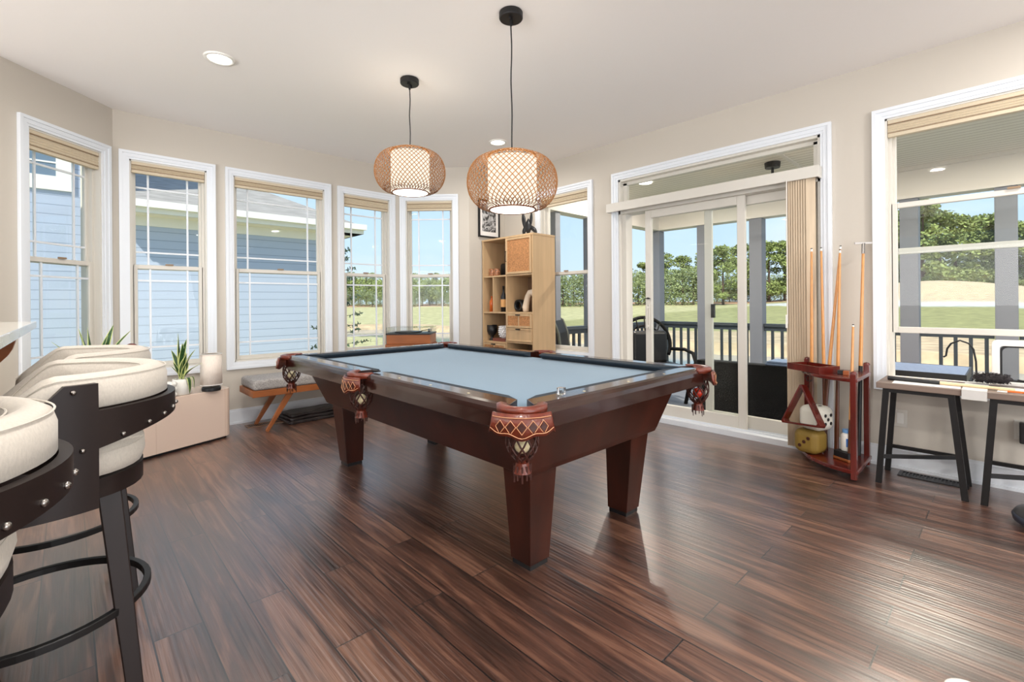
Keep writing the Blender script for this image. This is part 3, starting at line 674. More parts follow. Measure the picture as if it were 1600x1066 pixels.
# counter peninsula with corbel
t = thing('kitchen_counter', 'white marble breakfast counter with wooden corbel at the left edge', 'counter', (0, 0, 0))
bm = NB(); prism(bm, [(-.122, 3.66), (-.75, 3.66), (-.75, -1.2), (-.150, -1.2)], 1.008, 1.044); obj('countertop', bm, M_marble, t, bevel=.004)
bm = NB(); bx(bm, -.74, -.63, -1.1, 3.5, .0, 1.006); obj('cabinet_base', bm, M_wall, t)
for y in (3.30, 1.9, .4):
    bm = NB(); pts = [(-.449, 1.006)] + [(-.449 + .27 * math.cos(a), 1.006 - .22 * math.sin(a) ** .8) for a in [k * PI / 2 / 10 for k in range(11)]] + [(-.449, .785)]
    rings(bm, [[Vector((x, y - .035, z)) for x, z in pts], [Vector((x, y + .035, z)) for x, z in pts]]); obj('corbel', bm, M_walnut, t)

# ---------------------------------------------------------------- blush console with plants and lamp
CA = math.atan2(4.60 - 4.335, 1.03 - .374)
t = thing('console_cabinet', 'low blush lacquered console with rounded end under the left windows', 'console', (1.03, 4.58, 0), CA)
Lc, Dc, Hc = 1.72, .33, .42
def rrect(x0, x1, y0, y1, r, n=6):
    out = []
    for cx, cy, a0 in ((x1 - r, y0 + r, -PI / 2), (x1 - r, y1 - r, 0), (x0 + r, y1 - r, PI / 2), (x0 + r, y0 + r, PI)):
        out += [(cx + r * math.cos(a0 + k * PI / 2 / n), cy + r * math.sin(a0 + k * PI / 2 / n)) for k in range(n + 1)]
    return out
bm = NB(); prism(bm, rrect(-1.15, 0, 0, Dc, .07), .018, Hc); obj('body', bm, M_pink, t, bevel=.004)
bm = NB(); prism(bm, rrect(-1.13, -.02, .02, Dc - .02, .06), 0, .018); obj('plinth', bm, M_black, t)
bm = NB(); bx(bm, -.0725, -.0715, -.0008, .001, .02, Hc); bx(bm, -.60, -.599, -.0008, .001, .02, Hc); obj('door_seam', bm, mat('seam_shadow_gap', srgb(190, 160, 140), .5), t)

def lamp_table():
    t = thing('table_lamp', 'unlit table lamp with pale cylinder shade and black round base on the blush console', 'table lamp', (.862, 4.535, .42))
    bm = NB(); lathe(bm, [(.0001, 0), (.066, 0), (.069, .006), (.069, .026), (.062, .034), (.02, .036), (.0001, .036)], n=36, cap=False); obj('base', bm, M_black, t, smooth=False, bevel=.001)
    bm = NB(); tube(bm, [(0, 0, .03), (0, 0, .2)], .006, 8); sphere(bm, (0, 0, .052), .012, u=10, v=6); obj('stem', bm, M_dark, t)
    bm = NB(); lathe(bm, [(.076, .05), (.078, .05), (.0755, .305), (.0735, .305)], n=40, cap=False); sh = obj('shade', bm, M_lampsh, t, smooth=True)
    bm = NB()
    for z in (.051, .303): tube(bm, [(.077 * math.cos(2 * PI * k / 40), .077 * math.sin(2 * PI * k / 40), z) for k in range(40)], .003, 5, closed=True)
    obj('shade_rim', bm, M_white, sh)
lamp_table()

def snake_plant(loc, label, leaves, potr=.062, poth=.125, seed=1):
    rng = random.Random(seed)
    t = thing('snake_plant', label, 'potted plant', loc)
    bm = NB(); lathe(bm, [(.0001, 0), (potr * .8, 0), (potr, .012), (potr, poth), (potr - .006, poth), (potr - .008, poth - .02), (.0001, poth - .02)], n=28, cap=False); obj('pot', bm, M_white, t, smooth=True)
    bm = NB()
    for k in range(60):
        a = rng.random() * 2 * PI; r = rng.random() ** .5 * (potr - .012); sphere(bm, (r * math.cos(a), r * math.sin(a), poth - .016 + rng.random() * .012), .006 + rng.random() * .005, u=6, v=4)
    obj('pebbles', bm, M_soil, t)['kind'] = 'stuff'
    for (dx, dy, h, w, tw) in leaves:
        bm = NB(); K = 10; mid = []; 
        for k in range(K + 1):
            v = k / K; ww = w * 1.35 * (math.sin(min(v * 1.25 + .22, 1) * PI * .5) if v < .6 else (1 - ((v - .6) / .4) ** 1.8)) + .0008
            p = Vector((dx * v ** 1.7 * h, dy * v ** 1.7 * h, poth - .02 + h * v * (1 - .10 * v * (dx * dx + dy * dy))))
            a = tw + v * 1.1; sd = Vector((math.cos(a), math.sin(a), 0)); nn = Vector((-math.sin(a), math.cos(a), 0))
            mid.append((p, sd, nn, ww))
        vs = []
        for p, sd, nn, ww in mid:
            vs.append([bm.verts.new(p + sd * ww * q + nn * (abs(q) * ww * .35)) for q in (-1, -.72, 0, .72, 1)])
        for a_, b_ in zip(vs, vs[1:]):
            for j in range(4):
                f = bm.faces.new((a_[j], a_[j + 1], b_[j + 1], b_[j])); f.material_index = 1 if j in (0, 3) else 0
        o = obj('leaf', bm, M_leaf, t, mats=[M_leafe], smooth=True)
        s = o.modifiers.new('s', 'SOLIDIFY'); s.thickness = .0015
snake_plant((.655, 4.50, .42), 'variegated snake plant in a white pot beside the table lamp',
            [(-.05, .05, .38, .02, .4), (.1, 0, .33, .021, 1.2), (-.25, .1, .25, .014, 2.2), (.35, -.1, .25, .02, .7), (.15, -.1, .22, .024, .1), (-.35, -.1, .16, .012, 1.4), (.9, -.2, .15, .013, .2), (.02, .0, .30, .022, 2.8), (.3, .2, .15, .02, 1.9), (-.5, .1, .13, .012, .9)], seed=2)
# two leaves that droop over the rim are part of the same plant
pl_ = [o for o in bpy.data.objects if o.name.startswith('snake_plant')][0]
for ang, ln in ((R(-60), .15), (R(-25), .12)):
    bm = NB(); vs = []; K = 8
    for k in range(K + 1):
        v = k / K; r = .045 + .04 * math.sin(v * PI * .6); z = .125 + .05 * math.sin(v * PI * .75) - ln * v ** 1.6; w = .017 * math.sin(min(1, v * 1.6 + .2) * PI / 2) * (1 - v ** 4) + .001
        c = Vector((r * math.cos(ang), r * math.sin(ang), z)); sd = Vector((-math.sin(ang), math.cos(ang), 0))
        vs.append([bm.verts.new(c + sd * w * q) for q in (-1, -.7, 0, .7, 1)])
    for a_, b_ in zip(vs, vs[1:]):
        for j in range(4):
            f = bm.faces.new((a_[j], a_[j + 1], b_[j + 1], b_[j])); f.material_index = 1 if j in (0, 3) else 0
    obj('leaf', bm, M_leaf, pl_, mats=[M_leafe], smooth=True).modifiers.new('s', 'SOLIDIFY').thickness = .0015
t = thing('bubble_sculpture', 'white bubbly ceramic knot in front of the snake plant pot on the console', 'ornament', (.575, 4.42, .42))
bm = NB()
for a in range(5):
    for z in (.022, .062, .10): sphere(bm, (.020 * math.cos(a * 1.257 + z * 20), .020 * math.sin(a * 1.257 + z * 20), z), .021, u=12, v=8)
obj('bubbles', bm, M_white, t, smooth=True)
# round stand and second plant left of the console
snake_plant((.148, 4.40, .42), 'variegated snake plant standing behind the stools in front of the leftmost windows',
            [(-.1, .1, .45, .024, .4), (.15, 0, .40, .03, 1.0), (.2, .1, .47, .018, 2.2), (.7, -.45, .24, .024, .9), (.75, -.35, .24, .022, .1), (-.8, .6, .2, .012, 1.4), (-.25, -.1, .2, .022, .2), (.0, .0, .24, .03, 2.8), (.95, -.9, .26, .022, .5), (-.9, .8, .27, .018, .5), (.4, -.3, .44, .028, .9), (-.2, .2, .45, .026, .8), (.7, -.6, .36, .022, .3), (-.6, .5, .38, .02, .6)], potr=.07, poth=.12, seed=5)
t = thing('wooden_knob_ornament', 'round red-brown wooden ball ornament peeking above the farthest stool', 'ornament', (.345, 4.475, .42))
bm = NB(); lathe(bm, [(.0001, 0), (.035, 0), (.035, .012), (.012, .02), (.010, .38), (.0001, .38)], n=20, cap=False); obj('stand', bm, M_leatherd, t, smooth=True)
bm = NB(); sphere(bm, (0, 0, .40), .036, (1, 1, .75), 20, 12); obj('ball', bm, M_leather, t, smooth=True)

# ---------------------------------------------------------------- bench, bag, floor vents
t = thing('upholstered_bench', 'grey tweed bench with slanted walnut legs under the wide window', 'bench', (1.16, 4.49, 0))
BL = 1.18
bm = NB(); prism(bm, rrect(0.008, BL - .008, .0, .43, .03), .375, .465); obj('seat_cushion', bm, M_bench, t, smooth=False, bevel=.026, seg=4)
bm = NB(); bx(bm, 0, BL, 0, .025, .318, .375); bx(bm, 0, BL, .405, .43, .318, .375); bx(bm, 0, .025, .025, .405, .318, .375); bx(bm, BL - .025, BL, .025, .405, .318, .375); bx(bm, .025, BL - .025, .025, .405, .355, .375); obj('frame', bm, M_walnut, t, bevel=.003)
for x0, x1 in ((.33, .12), (BL - .33, BL - .12)):
    for y in (.04, .39):
        bm = NB(); bar(bm, (x0, y, .34), (x1, y, 0), .055, .03, up=(0, 1, 0), w2=.03, h2=.022); obj('leg', bm, M_walnut, t, bevel=.004)
t = thing('folded_cover', 'folded black leatherette table cover lying on the floor under the bench', 'cover', (1.80, 4.79, 0), R(3))
for i, (w, dd, h, o_) in enumerate(((.62, .34, .03, 0), (.58, .31, .028, .01), (.53, .26, .025, .02))):
    bm = NB(); z = [0, .03, .058][i]
    prism(bm, rrect(-w / 2 - o_, w / 2 - o_, -dd / 2, dd / 2, .03), z, z + h)
    bmesh.ops.subdivide_edges(bm, edges=[e for e in bm.edges if e.calc_length() > .2], cuts=6)
    for v in bm.verts:
        if v.co.z > .01: v.co.z += .006 * math.sin(v.co.x * 23 + i) * math.cos(v.co.y * 17)
    obj('fold', bm, M_blackl, t, smooth=False, bevel=.008, seg=2)
def vent(x0, x1, y0, y1, label, m):
    t = thing('floor_vent', label, 'vent', ((x0 + x1) / 2, (y0 + y1) / 2, 0), 0, 'floor registers along the walls'); w, d = (x1 - x0) / 2, (y1 - y0) / 2
    bm = NB(); f = .014
    bx(bm, -w, w, -d, -d + f, 0, .006); bx(bm, -w, w, d - f, d, 0, .006); bx(bm, -w, -w + f, -d + f, d - f, 0, .006); bx(bm, w - f, w, -d + f, d - f, 0, .006); obj('frame', bm, m, t)
    bm = NB()
    if w > d:
        k = -w + f + .008
        while k < w - f: bx(bm, k, k + .006, -d + f, d - f, 0, .005); k += .017
    else:
        k = -d + f + .008
        while k < d - f: bx(bm, -w + f, w - f, k, k + .006, 0, .005); k += .017
    obj('louvres', bm, m, t)
    bm = NB(); bx(bm, -w + f, w - f, -d + f, d - f, .0002, .001); obj('dark_well', bm, M_black, t)
vent(1.19, 1.50, 4.77, 4.89, 'bronze floor vent by the slanted bench legs', mat('bronze_register', srgb(150, 118, 96), .4, metal=.5))
vent(3.86, 3.97, .17, .50, 'black floor vent against the baseboard under the low table', M_black)

# ---------------------------------------------------------------- bookcase and its contents
BX0, BX1, BY0, BY1 = 3.65, 4.005, 3.525, 4.375
t = thing('bookcase', 'light oak bookcase with cane doors and open cubbies in the far corner', 'bookcase', (BX0, BY0, 0))
dX, dY, HB = BX1 - BX0, BY1 - BY0, 1.862; th_ = .018
bm = NB(); bx(bm, 0, dX, 0, th_, .0, HB); obj('side_panel', bm, M_oak, t)
bm = NB(); bx(bm, 0, dX, dY - th_, dY, .0, HB); obj('side_panel', bm, M_oak, t)
bm = NB(); bx(bm, -.004, dX, -.004, dY + .004, HB, HB + .02); obj('top_panel', bm, M_oak, t)
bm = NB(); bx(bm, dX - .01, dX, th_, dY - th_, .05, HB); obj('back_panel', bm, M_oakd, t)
ym = 3.955 - BY0        # centre divider
bm = NB(); bx(bm, 0, dX - .01, ym - .009, ym + .009, .05, HB); obj('divider', bm, M_oak, t)
def shelf(y0, y1, z): 
    bm = NB(); bx(bm, .002, dX - .01, y0, y1, z - .009, z + .009); obj('shelf', bm, M_oak, t)
yl0, yl1, yr0, yr1 = ym + .009, dY - th_, th_, ym - .009
for z in (1.437, 1.012, .665): shelf(yl0, yl1, z)
for z in (1.437, 1.012, .68, .05): shelf(yr0, yr1, z)
shelf(yl0, yl1, .05)
yy = 4.185 - BY0; bm = NB(); bx(bm, .002, dX - .01, yy - .007, yy + .007, 1.021, 1.428); obj('divider', bm, M_oak, t)
def door_(y0, y1, z0, z1, nm, cane=True, mid=False, hpos=None):
    bm = NB(); f = .024 if cane else .016
    bx(bm, -.016, -.001, y0, y0 + f, z0, z1); bx(bm, -.016, -.001, y1 - f, y1, z0, z1); bx(bm, -.016, -.001, y0 + f, y1 - f, z0, z0 + f); bx(bm, -.016, -.001, y0 + f, y1 - f, z1 - f, z1)
    if mid: c = (y0 + y1) / 2; bx(bm, -.015, -.001, c - .008, c + .008, z0 + f, z1 - f)
    o = obj(nm, bm, M_oak, t, bevel=.002, seg=1)
    bm = NB(); bx(bm, -.009, -.004, y0 + f - .002, y1 - f + .002, z0 + f - .002, z1 - f + .002); obj('cane_panel' if cane else 'flat_panel', bm, M_cane if cane else M_oak, o)
    bm = NB()
    if hpos == 'side':
        yh_, zh_ = y1 - .014, (z0 + z1) / 2
        bx(bm, -.036, -.030, yh_ - .003, yh_ + .003, zh_ - .06, zh_ + .06); bx(bm, -.036, -.016, yh_ - .003, yh_ + .003, zh_ - .06, zh_ - .054); bx(bm, -.036, -.016, yh_ - .003, yh_ + .003, zh_ + .054, zh_ + .06)
    else:
        c = (y0 + y1) / 2; bx(bm, -.034, -.016, c - .03, c + .03, z1 - .016, z1 - .004)
    obj('handle', bm, M_dark, o)
door_(yr0, yr1, 1.449, 1.856, 'door', True, False, 'side')
door_(yr0, yr1, .845, 1.0, 'drawer', True, True)
door_(yr0, yr1, .692, .84, 'drawer', False, False)
door_(yl0, yl1, .06, .653, 'door', True, True)
door_(yr0, yr1, .06, .56, 'door', True, True)
bz = lambda x, y, z: (x, y, z)
# items
M_mug = mat('patterned_ceramic', srgb(160, 108, 76), .35, noise=(70, .9))
for (y, lb) in ((4.30, 'patterned tan mug at the left on the upper left bookcase shelf'), (4.215, 'patterned tan mug at the right on the upper left bookcase shelf')):
    t = thing('mug', lb, 'mug', (3.74, y, 1.446), 0, 'patterned mugs on the bookcase')
    bm = NB(); lathe(bm, [(.0001, 0), (.032, 0), (.038, .01), (.038, .09), (.034, .09), (.032, .015), (.0001, .012)], n=24, cap=False); obj('cup', bm, M_mug, t, smooth=True)
    bm = NB(); tube(bm, [(-.01, -.036, .07), (-.012, -.056, .06), (-.012, -.056, .035), (-.01, -.036, .025)], .005, 6); obj('handle', bm, M_mug, t)
t = thing('speaker', 'black rounded speaker behind the mugs on the upper left bookcase shelf', 'speaker', (3.88, 4.20, 1.446))
bm = NB(); prism(bm, [(-.035 + x, y) for x, y in rrect(0, .07, -.10, .08, .03)], 0, .16); obj('body', bm, M_black, t, bevel=.03, seg=4)
def bottle(x, y, z, h, r, mm, label, lab=None, neck=.35):
    t = thing('bottle', label, 'bottle', (x, y, z), 0, None)
    bm = NB(); lathe(bm, [(.0001, 0), (r, 0), (r, h * (1 - neck) - r * .4), (r * .8, h * (1 - neck)), (r * .35, h * (1 - neck) + r), (r * .33, h - .01), (r * .4, h - .01), (r * .4, h), (.0001, h)], n=22, cap=False); obj('glass_body', bm, mm, t, smooth=True)
    if lab: bm = NB(); lathe(bm, [(r + .0008, h * .18), (r + .0008, h * .48)], n=22, cap=False); obj('paper_label', bm, lab, t)
bottle(3.70, 4.265, 1.022, .185, .028, mat('amber_bottle', srgb(200, 92, 26), .25, coat=.3), 'small amber bottle in the left slot of the bookcase', None, .3)
bottle(3.70, 4.055, 1.022, .30, .034, M_black, 'tall dark bottle with tan label in the narrow bookcase slot', mat('tan_label', srgb(214, 160, 100), .7))
t = thing('ring_vase', 'round black ring vase on the middle right bookcase shelf', 'vase', (3.80, 3.885, 1.022))
bm = NB()
for xo, rr in ((0, .062),): pass
loops = []
for k in range(36):
    a = 2 * PI * k / 36; loops.append([Vector((x, r * math.cos(a), .072 + r * math.sin(a))) for x, r in ((-.03, .068), (-.036, .058), (-.036, .05), (-.03, .042), (.03, .042), (.036, .05), (.036, .06), (.03, .068))])
rings(bm, loops, close_path=True); obj('ring', bm, M_black, t, smooth=True)
t = thing('torso_sculpture', 'cream arch-legged sculpture on the middle right bookcase shelf', 'sculpture', (3.80, 3.70, 1.022))
bm = NB(); tube(bm, [(0, .085, 0), (0, .09, .05), (0, .075, .11), (0, .055, .17), (0, .02, .215), (0, -.03, .225), (0, -.06, .18), (0, -.065, .10), (0, -.06, .05), (0, -.065, 0)], .03, 14, rs=[.034, .040, .036, .034, .036, .036, .036, .034, .034, .030]); obj('body', bm, mat('cream_plaster', srgb(240, 222, 200), .6), t, smooth=True)
t = thing('goblet_vase', 'matte black goblet vase on the lower left bookcase shelf', 'vase', (3.745, 4.315, .674))
bm = NB(); lathe(bm, [(.0001, 0), (.035, 0), (.036, .01), (.016, .03), (.018, .05), (.045, .075), (.06, .11), (.062, .185), (.056, .185), (.05, .11), (.0001, .08)], n=28, cap=False); obj('body', bm, M_black, t, smooth=True)
M_bk = mat('brown_book_cover', srgb(120, 66, 52), .5)
t = thing('book', 'brown book lying flat under the white bumpy vase', 'book', (3.745, 4.13, .674))
bm = NB(); bx(bm, -.07, .07, -.13, .095, .0, .004); bx(bm, -.07, .07, -.13, .095, .031, .035); bx(bm, -.07, -.066, -.13, .095, .004, .031); obj('cover', bm, M_bk, t)
bm = NB(); bx(bm, -.064, .066, -.126, .091, .004, .031); obj('pages', bm, M_paper, t)
t = thing('bumpy_vase', 'white knobbly round vase standing on the brown book in the bookcase', 'vase', (3.76, 4.105, .709))
bm = NB(); lathe(bm, [(.0001, 0), (.035, 0), (.06, .03), (.068, .07), (.066, .12), (.06, .145), (.052, .145), (.0001, .1)], n=28, cap=False)
for i in range(6):
    for k in range(14):
        z = .02 + i * .023; r = [.056, .066, .070, .070, .068, .064][i]; a = 2 * PI * (k + .5 * (i % 2)) / 14; sphere(bm, (r * math.cos(a), r * math.sin(a), z), .009, u=6, v=4)
obj('body', bm, mat('speckled_white_ceramic', srgb(236, 236, 238), .5, noise=(80, .3)), t)
t = thing('cactus_sculpture', 'black three-lobed leaf sculpture on top of the bookcase', 'sculpture', (3.80, 3.74, 1.882))
bm = NB()
def petal(p0, p1, w, fl=.45):
    K = 12; loops = []; p0, p1 = Vector(p0), Vector(p1)
    for k in range(K + 1):
        v = k / K; r = w * math.sin(PI * min(.999, max(.001, v)) ** 1.1) + .001
        p = p0.lerp(p1, v); loops.append([p + Vector((fl * r * math.cos(2 * PI * j / 10), r * math.sin(2 * PI * j / 10), 0)) for j in range(10)])
    rings(bm, loops)
petal((0, 0, 0), (0, 0, .20), .048, .6); petal((0, .05, .06), (0, .088, .29), .030); petal((0, -.035, .08), (0, -.055, .28), .022); petal((0, .075, 0), (0, .06, .12), .028); petal((0, -.135, 0), (0, -.04, .12), .036)
obj('body', bm, M_black, t, smooth=True)
# framed photo
t = thing('framed_picture', 'black framed black-and-white photograph on the far wall above the bookcase', 'picture', (3.77, YD - .004, 1.925))
def art_mat():
    M = bpy.data.materials.new('monochrome_photograph'); M.use_nodes = True; n = M.node_tree.nodes; L = M.node_tree.links; b = n['Principled BSDF']
    tt = n.new('ShaderNodeTexCoord'); z = n.new('ShaderNodeTexNoise'); z.inputs['Scale'].default_value = 16; z.inputs['Detail'].default_value = 4; z.inputs['Distortion'].default_value = 1.5; c = n.new('ShaderNodeValToRGB')
    c.color_ramp.elements[0].position = .42; c.color_ramp.elements[0].color = (.015, .015, .016, 1); c.color_ramp.elements[1].position = .62; c.color_ramp.elements[1].color = (.6, .6, .6, 1)
    L.new(tt.outputs['Object'], z.inputs['Vector']); L.new(z.outputs[0], c.inputs[0]); L.new(c.outputs[0], b.inputs['Base Color']); b.inputs['Roughness'].default_value = .3; return M
FW, FH = .335, .46
bm = NB(); f = .018
bx(bm, -FW / 2, FW / 2, -.025, 0, 0, f); bx(bm, -FW / 2, FW / 2, -.025, 0, FH - f, FH); bx(bm, -FW / 2, -FW / 2 + f, -.025, 0, f, FH - f); bx(bm, FW / 2 - f, FW / 2, -.025, 0, f, FH - f); obj('frame', bm, M_black, t)
bm = NB(); bx(bm, -FW / 2 + f, FW / 2 - f, -.010, -.002, f, FH - f); obj('mat_board', bm, M_paper, t)
bm = NB(); bx(bm, -FW / 2 + f + .04, FW / 2 - f - .04, -.012, -.010, f + .055, FH - f - .05); obj('photograph', bm, art_mat(), t)

# ---------------------------------------------------------------- record player by the corner window
t = thing('record_player', 'wooden record player with clear lid in front of the corner window', 'record player', (2.72, 4.46, 0), R(-44))
bm = NB(); bx(bm, -.23, .23, -.18, .18, .70, .80); obj('plinth', bm, M_walnut, t, bevel=.004)
bm = NB(); bx(bm, -.235, .235, -.185, .185, .798, .812); obj('deck_plate', bm, M_black, t)
bm = NB(); lathe(bm, [(.0001, .812), (.145, .812), (.145, .824), (.0001, .824)], (-.04, 0, 0), n=36, cap=False); obj('platter', bm, M_black, t)
bm = NB(); tube(bm, [(.17, .12, .835), (.17, -.02, .84), (.12, -.09, .835)], .005, 6); lathe(bm, [(.0001, .812), (.02, .812), (.02, .845), (.0001, .845)], (.17, .12, 0), n=14, cap=False); obj('tonearm', bm, M_chrome, t)
bm = NB(); bx(bm, -.232, .232, -.182, -.178, .812, .87); bx(bm, -.232, .232, .178, .182, .812, .87); bx(bm, -.232, -.228, -.178, .178, .812, .87); bx(bm, .228, .232, -.178, .178, .812, .87); bx(bm, -.232, .232, -.182, .182, .87, .874)
obj('dust_cover', bm, M_glass, t)
t2 = thing('record_stand', 'low wooden stand under the record player in the bay corner', 'stand', (2.72, 4.46, 0), R(-44))
bm = NB(); bx(bm, -.24, .24, -.19, .19, .66, .698); obj('top', bm, M_walnut, t2)
for sx in (-1, 1):
    for sy in (-1, 1): bm = NB(); bx(bm, sx * .22 - .018, sx * .22 + .018, sy * .165 - .018, sy * .165 + .018, 0, .66); obj('leg', bm, M_walnut, t2)

# ---------------------------------------------------------------- cue rack
RC = (3.955, .645)   # right-angle corner
t = thing('cue_rack', 'cherry red quarter-round pool cue rack against the wall beside the sliding door', 'cue rack', (RC[0], RC[1], 0))
def quarter(r, n=16, ins=0):
    return [(-ins, ins)] + [(-ins - (r - ins) * math.cos(k * PI / 2 / n) * 1.0, ins + (r - ins) * .93 * math.sin(k * PI / 2 / n)) for k in range(n + 1)]
QR = .435
for nm, z0, z1, r in (('base', .045, .072, QR), ('shelf', .615, .640, QR)):
    bm = NB(); prism(bm, quarter(r), z0, z1); obj(nm, bm, M_red, t, bevel=.006, seg=2)
for (x, y), w, h in (((-QR + .02, .022), .04, .685), ((-.022, .022), .042, .705), ((-.022, QR - .06), .035, .715)):
    bm = NB(); bx(bm, x - w / 2, x + w / 2, y - .016, y + .016, .07 if False else .0 + .012, h - .018)
    prism_ = rrect(x - w / 2, x + w / 2, y - .016, y + .016, .007)
    lathe(bm, [(.0001, h - .022), (w / 2, h - .02), (w / 2 * .8, h - .006), (.0001, h)], (x, y, 0), n=16, cap=False); obj('post', bm, M_red, t, bevel=.003)
for x, y in ((-QR + .03, .03), (-.03, .03), (-.03, QR - .04)):
    bm = NB(); sphere(bm, (x, y, .012), .012, u=12, v=8); obj('foot', bm, M_black, t, smooth=True)
bm = NB()
for r in (.20, .33): 
    pts = [(-r * math.cos(k * PI / 2 / 10), r * math.sin(k * PI / 2 / 10), .664) for k in range(11)]
bm.free()
bm = NB(); tube(bm, [(-.25, .30, .616), (-.27, .32, .60), (-.262, .315, .575), (-.245, .30, .568), (-.235, .29, .58)], .003, 6); obj('hook', bm, M_black, t)
# tray
t = thing('ball_tray', 'cherry red shallow open tray on the cue rack shelf', 'tray', (3.735, .935, .6405), R(-30))
bm = NB(); bx(bm, -.075, .075, -.12, .12, 0, .008); bx(bm, -.085, -.075, -.13, .13, 0, .045); bx(bm, .075, .085, -.13, .13, 0, .045); bx(bm, -.075, .075, -.13, -.12, 0, .045); bx(bm, -.075, .075, .12, .13, 0, .045); obj('body', bm, M_red, t)
for (x, y, mm, lb) in ((3.69, .765, M_black, 'black chalk block by the cues on the rack shelf'), (3.665, .73, mat('brown_chalk', srgb(150, 80, 40), .7), 'brown chalk block at the front post of the rack shelf')):
    bm = NB(); box(bm, (0, 0, .013), (.03, .03, .026)); tag(obj('chalk_block', bm, mm, loc=(x, y, .6405), bevel=.002), lb, 'chalk')
def px_to(u, v, X=None, Z=None):
    """reads a photo measurement back to a world point on plane x=X (or z=Z)"""
    d = fw + rt * ((u - 800) / FPX) + up * ((YH - v) / FPX)
    k = (X / d.x) if X is not None else (Z - HC) / d.z
    return Vector((0, 0, HC)) + d * k
def cue(bot, top, label, rb=.0145, rt_=.0065, butt=.36, tipm=True):
    bot, top = Vector(bot), Vector(top); d = (top - bot); L = d.length; q = d.to_track_quat('Z', 'Y')
    t = thing('pool_cue', label, 'pool cue', bot, 0, 'cues in the rack'); t.rotation_mode = 'QUATERNION'; t.rotation_quaternion = q
    rr = lambda s: rb + (rt_ - rb) * s
    bm = NB(); lathe(bm, [(.0001, 0), (rb, 0), (rr(butt), L * butt), (.0001, L * butt)], n=14, cap=False); obj('butt', bm, M_cued, t, smooth=False)
    bm = NB(); lathe(bm, [(rr(butt), L * butt), (rr(.6), L * .6), (rr(.985), L * .985)], n=14, cap=False); obj('shaft', bm, M_cue, t, smooth=True)
    bm = NB(); lathe(bm, [(rr(.985), L * .983), (rr(.985) + .0002, L * .983), (rr(1), L - .006), (.0001, L - .006)], n=14, cap=False); obj('ferrule', bm, M_white, t)
    bm = NB(); lathe(bm, [(rt_, L - .006), (rt_ * .9, L), (.0001, L + .001)], n=14, cap=False); obj('tip', bm, M_black, t)
    return t
Zb = .0725
cue((3.90, .985, Zb), px_to(1268, 388, X=3.90), 'pool cue at the far left of the rack')
cue((3.90, .90, Zb), px_to(1283, 387, X=3.90), 'pool cue second from the left in the rack')
cue((3.875, .92, Zb), px_to(1313.5, 384, X=3.93), 'pool cue leaning right and crossing its neighbour in the rack')
cue((3.87, .83, Zb), px_to(1312.5, 390, X=3.90), 'pool cue third from the left, crossed by the leaning one')
cue((3.70, .72, Zb), px_to(1333, 507, X=3.80), 'short pool cue behind the front post of the rack', butt=.3)
b_ = Vector((3.90, .71, Zb)); tp = px_to(1349, 380, X=3.95); d = tp - b_; L = d.length
t = thing('bridge_stick', 'tall mechanical bridge stick with crosspiece and black grip at the right of the rack', 'bridge stick', b_); t.rotation_mode = 'QUATERNION'; t.rotation_quaternion = d.to_track_quat('Z', 'Y')
bm = NB(); lathe(bm, [(.0001, 0), (.014, 0), (.012, L * .42), (.0001, L * .42)], n=14, cap=False); obj('grip', bm, M_black, t)
bm = NB(); lathe(bm, [(.012, L * .42), (.008, L * .96)], n=14, cap=False); obj('shaft', bm, M_cue, t, smooth=True)
bm = NB(); lathe(bm, [(.0001, L * .95), (.010, L * .95), (.010, L), (.0001, L)], n=14, cap=False)
M3 = d.to_track_quat('Z', 'Y').to_matrix().inverted(); ax = M3 @ Vector((-.55, .83, 0)); ax.normalize(); c0 = Vector((0, 0, L))
bar(bm, c0 - ax * .05, c0 + ax * .052, .010, .012); obj('bridge_head', bm, M_chrome, t)
# triangle
t = thing('ball_triangle', 'cherry red wooden ball triangle hanging from the rack shelf hook', 'triangle rack', (0, 0, 0))
pA, pB, pC = px_to(1255, 598, X=3.70), px_to(1223, 660, X=3.72), px_to(1288, 670, X=3.585)
nrm = (pB - pA).cross(pC - pA).normalized()
ctr = (pA + pB + pC) / 3; bm = NB()
t.location = ctr; pts = [pA - ctr, pB - ctr, pC - ctr]; w = .026; 
def tri_ring(k, off_):
    out = []
    for i in range(3):
        p = pts[i]; pn = pts[(i + 1) % 3]; pp = pts[i - 1]
        for q in (pp, pn): out.append(p * k + (q - p).normalized() * (.016) + nrm * off_)
    return out
rings(bm, [tri_ring(1, -w), tri_ring(1, w), tri_ring(.86, w), tri_ring(.86, -w)], close_path=True, closed=True); obj('frame', bm, M_red, t, bevel=.003)
# dice
def die(c, s, rz, m_, pips, pm, label, rx=0):
    t = thing('large_die', label, 'die', c, rz)
    bm = NB(); box(bm, (0, 0, s / 2), (s, s, s)); obj('body', bm, m_, t, bevel=s * .29, seg=6)
    for face, pts_ in pips.items():
        for a, b in pts_:
            bm = NB(); r = s * .07; e = s / 2 + .0012
            if face == 'l': M = Matrix.Translation((-e, a * s, s / 2 + b * s)) @ Matrix.Rotation(PI / 2, 4, 'Y')
            elif face == 'f': M = Matrix.Translation((a * s, -e, s / 2 + b * s)) @ Matrix.Rotation(PI / 2, 4, 'X')
            else: M = Matrix.Translation((a * s, b * s, s + .0015))
            lathe(bm, [(.0001, -.001), (r, -.001), (r, .001), (.0001, .001)], n=16, cap=False, M=M); obj('pip', bm, pm, t)
g = .17
M_dw = mat('white_soft_die', srgb(214, 212, 200), .7); M_dg = mat('olive_gold_soft_die', srgb(134, 108, 44), .6)
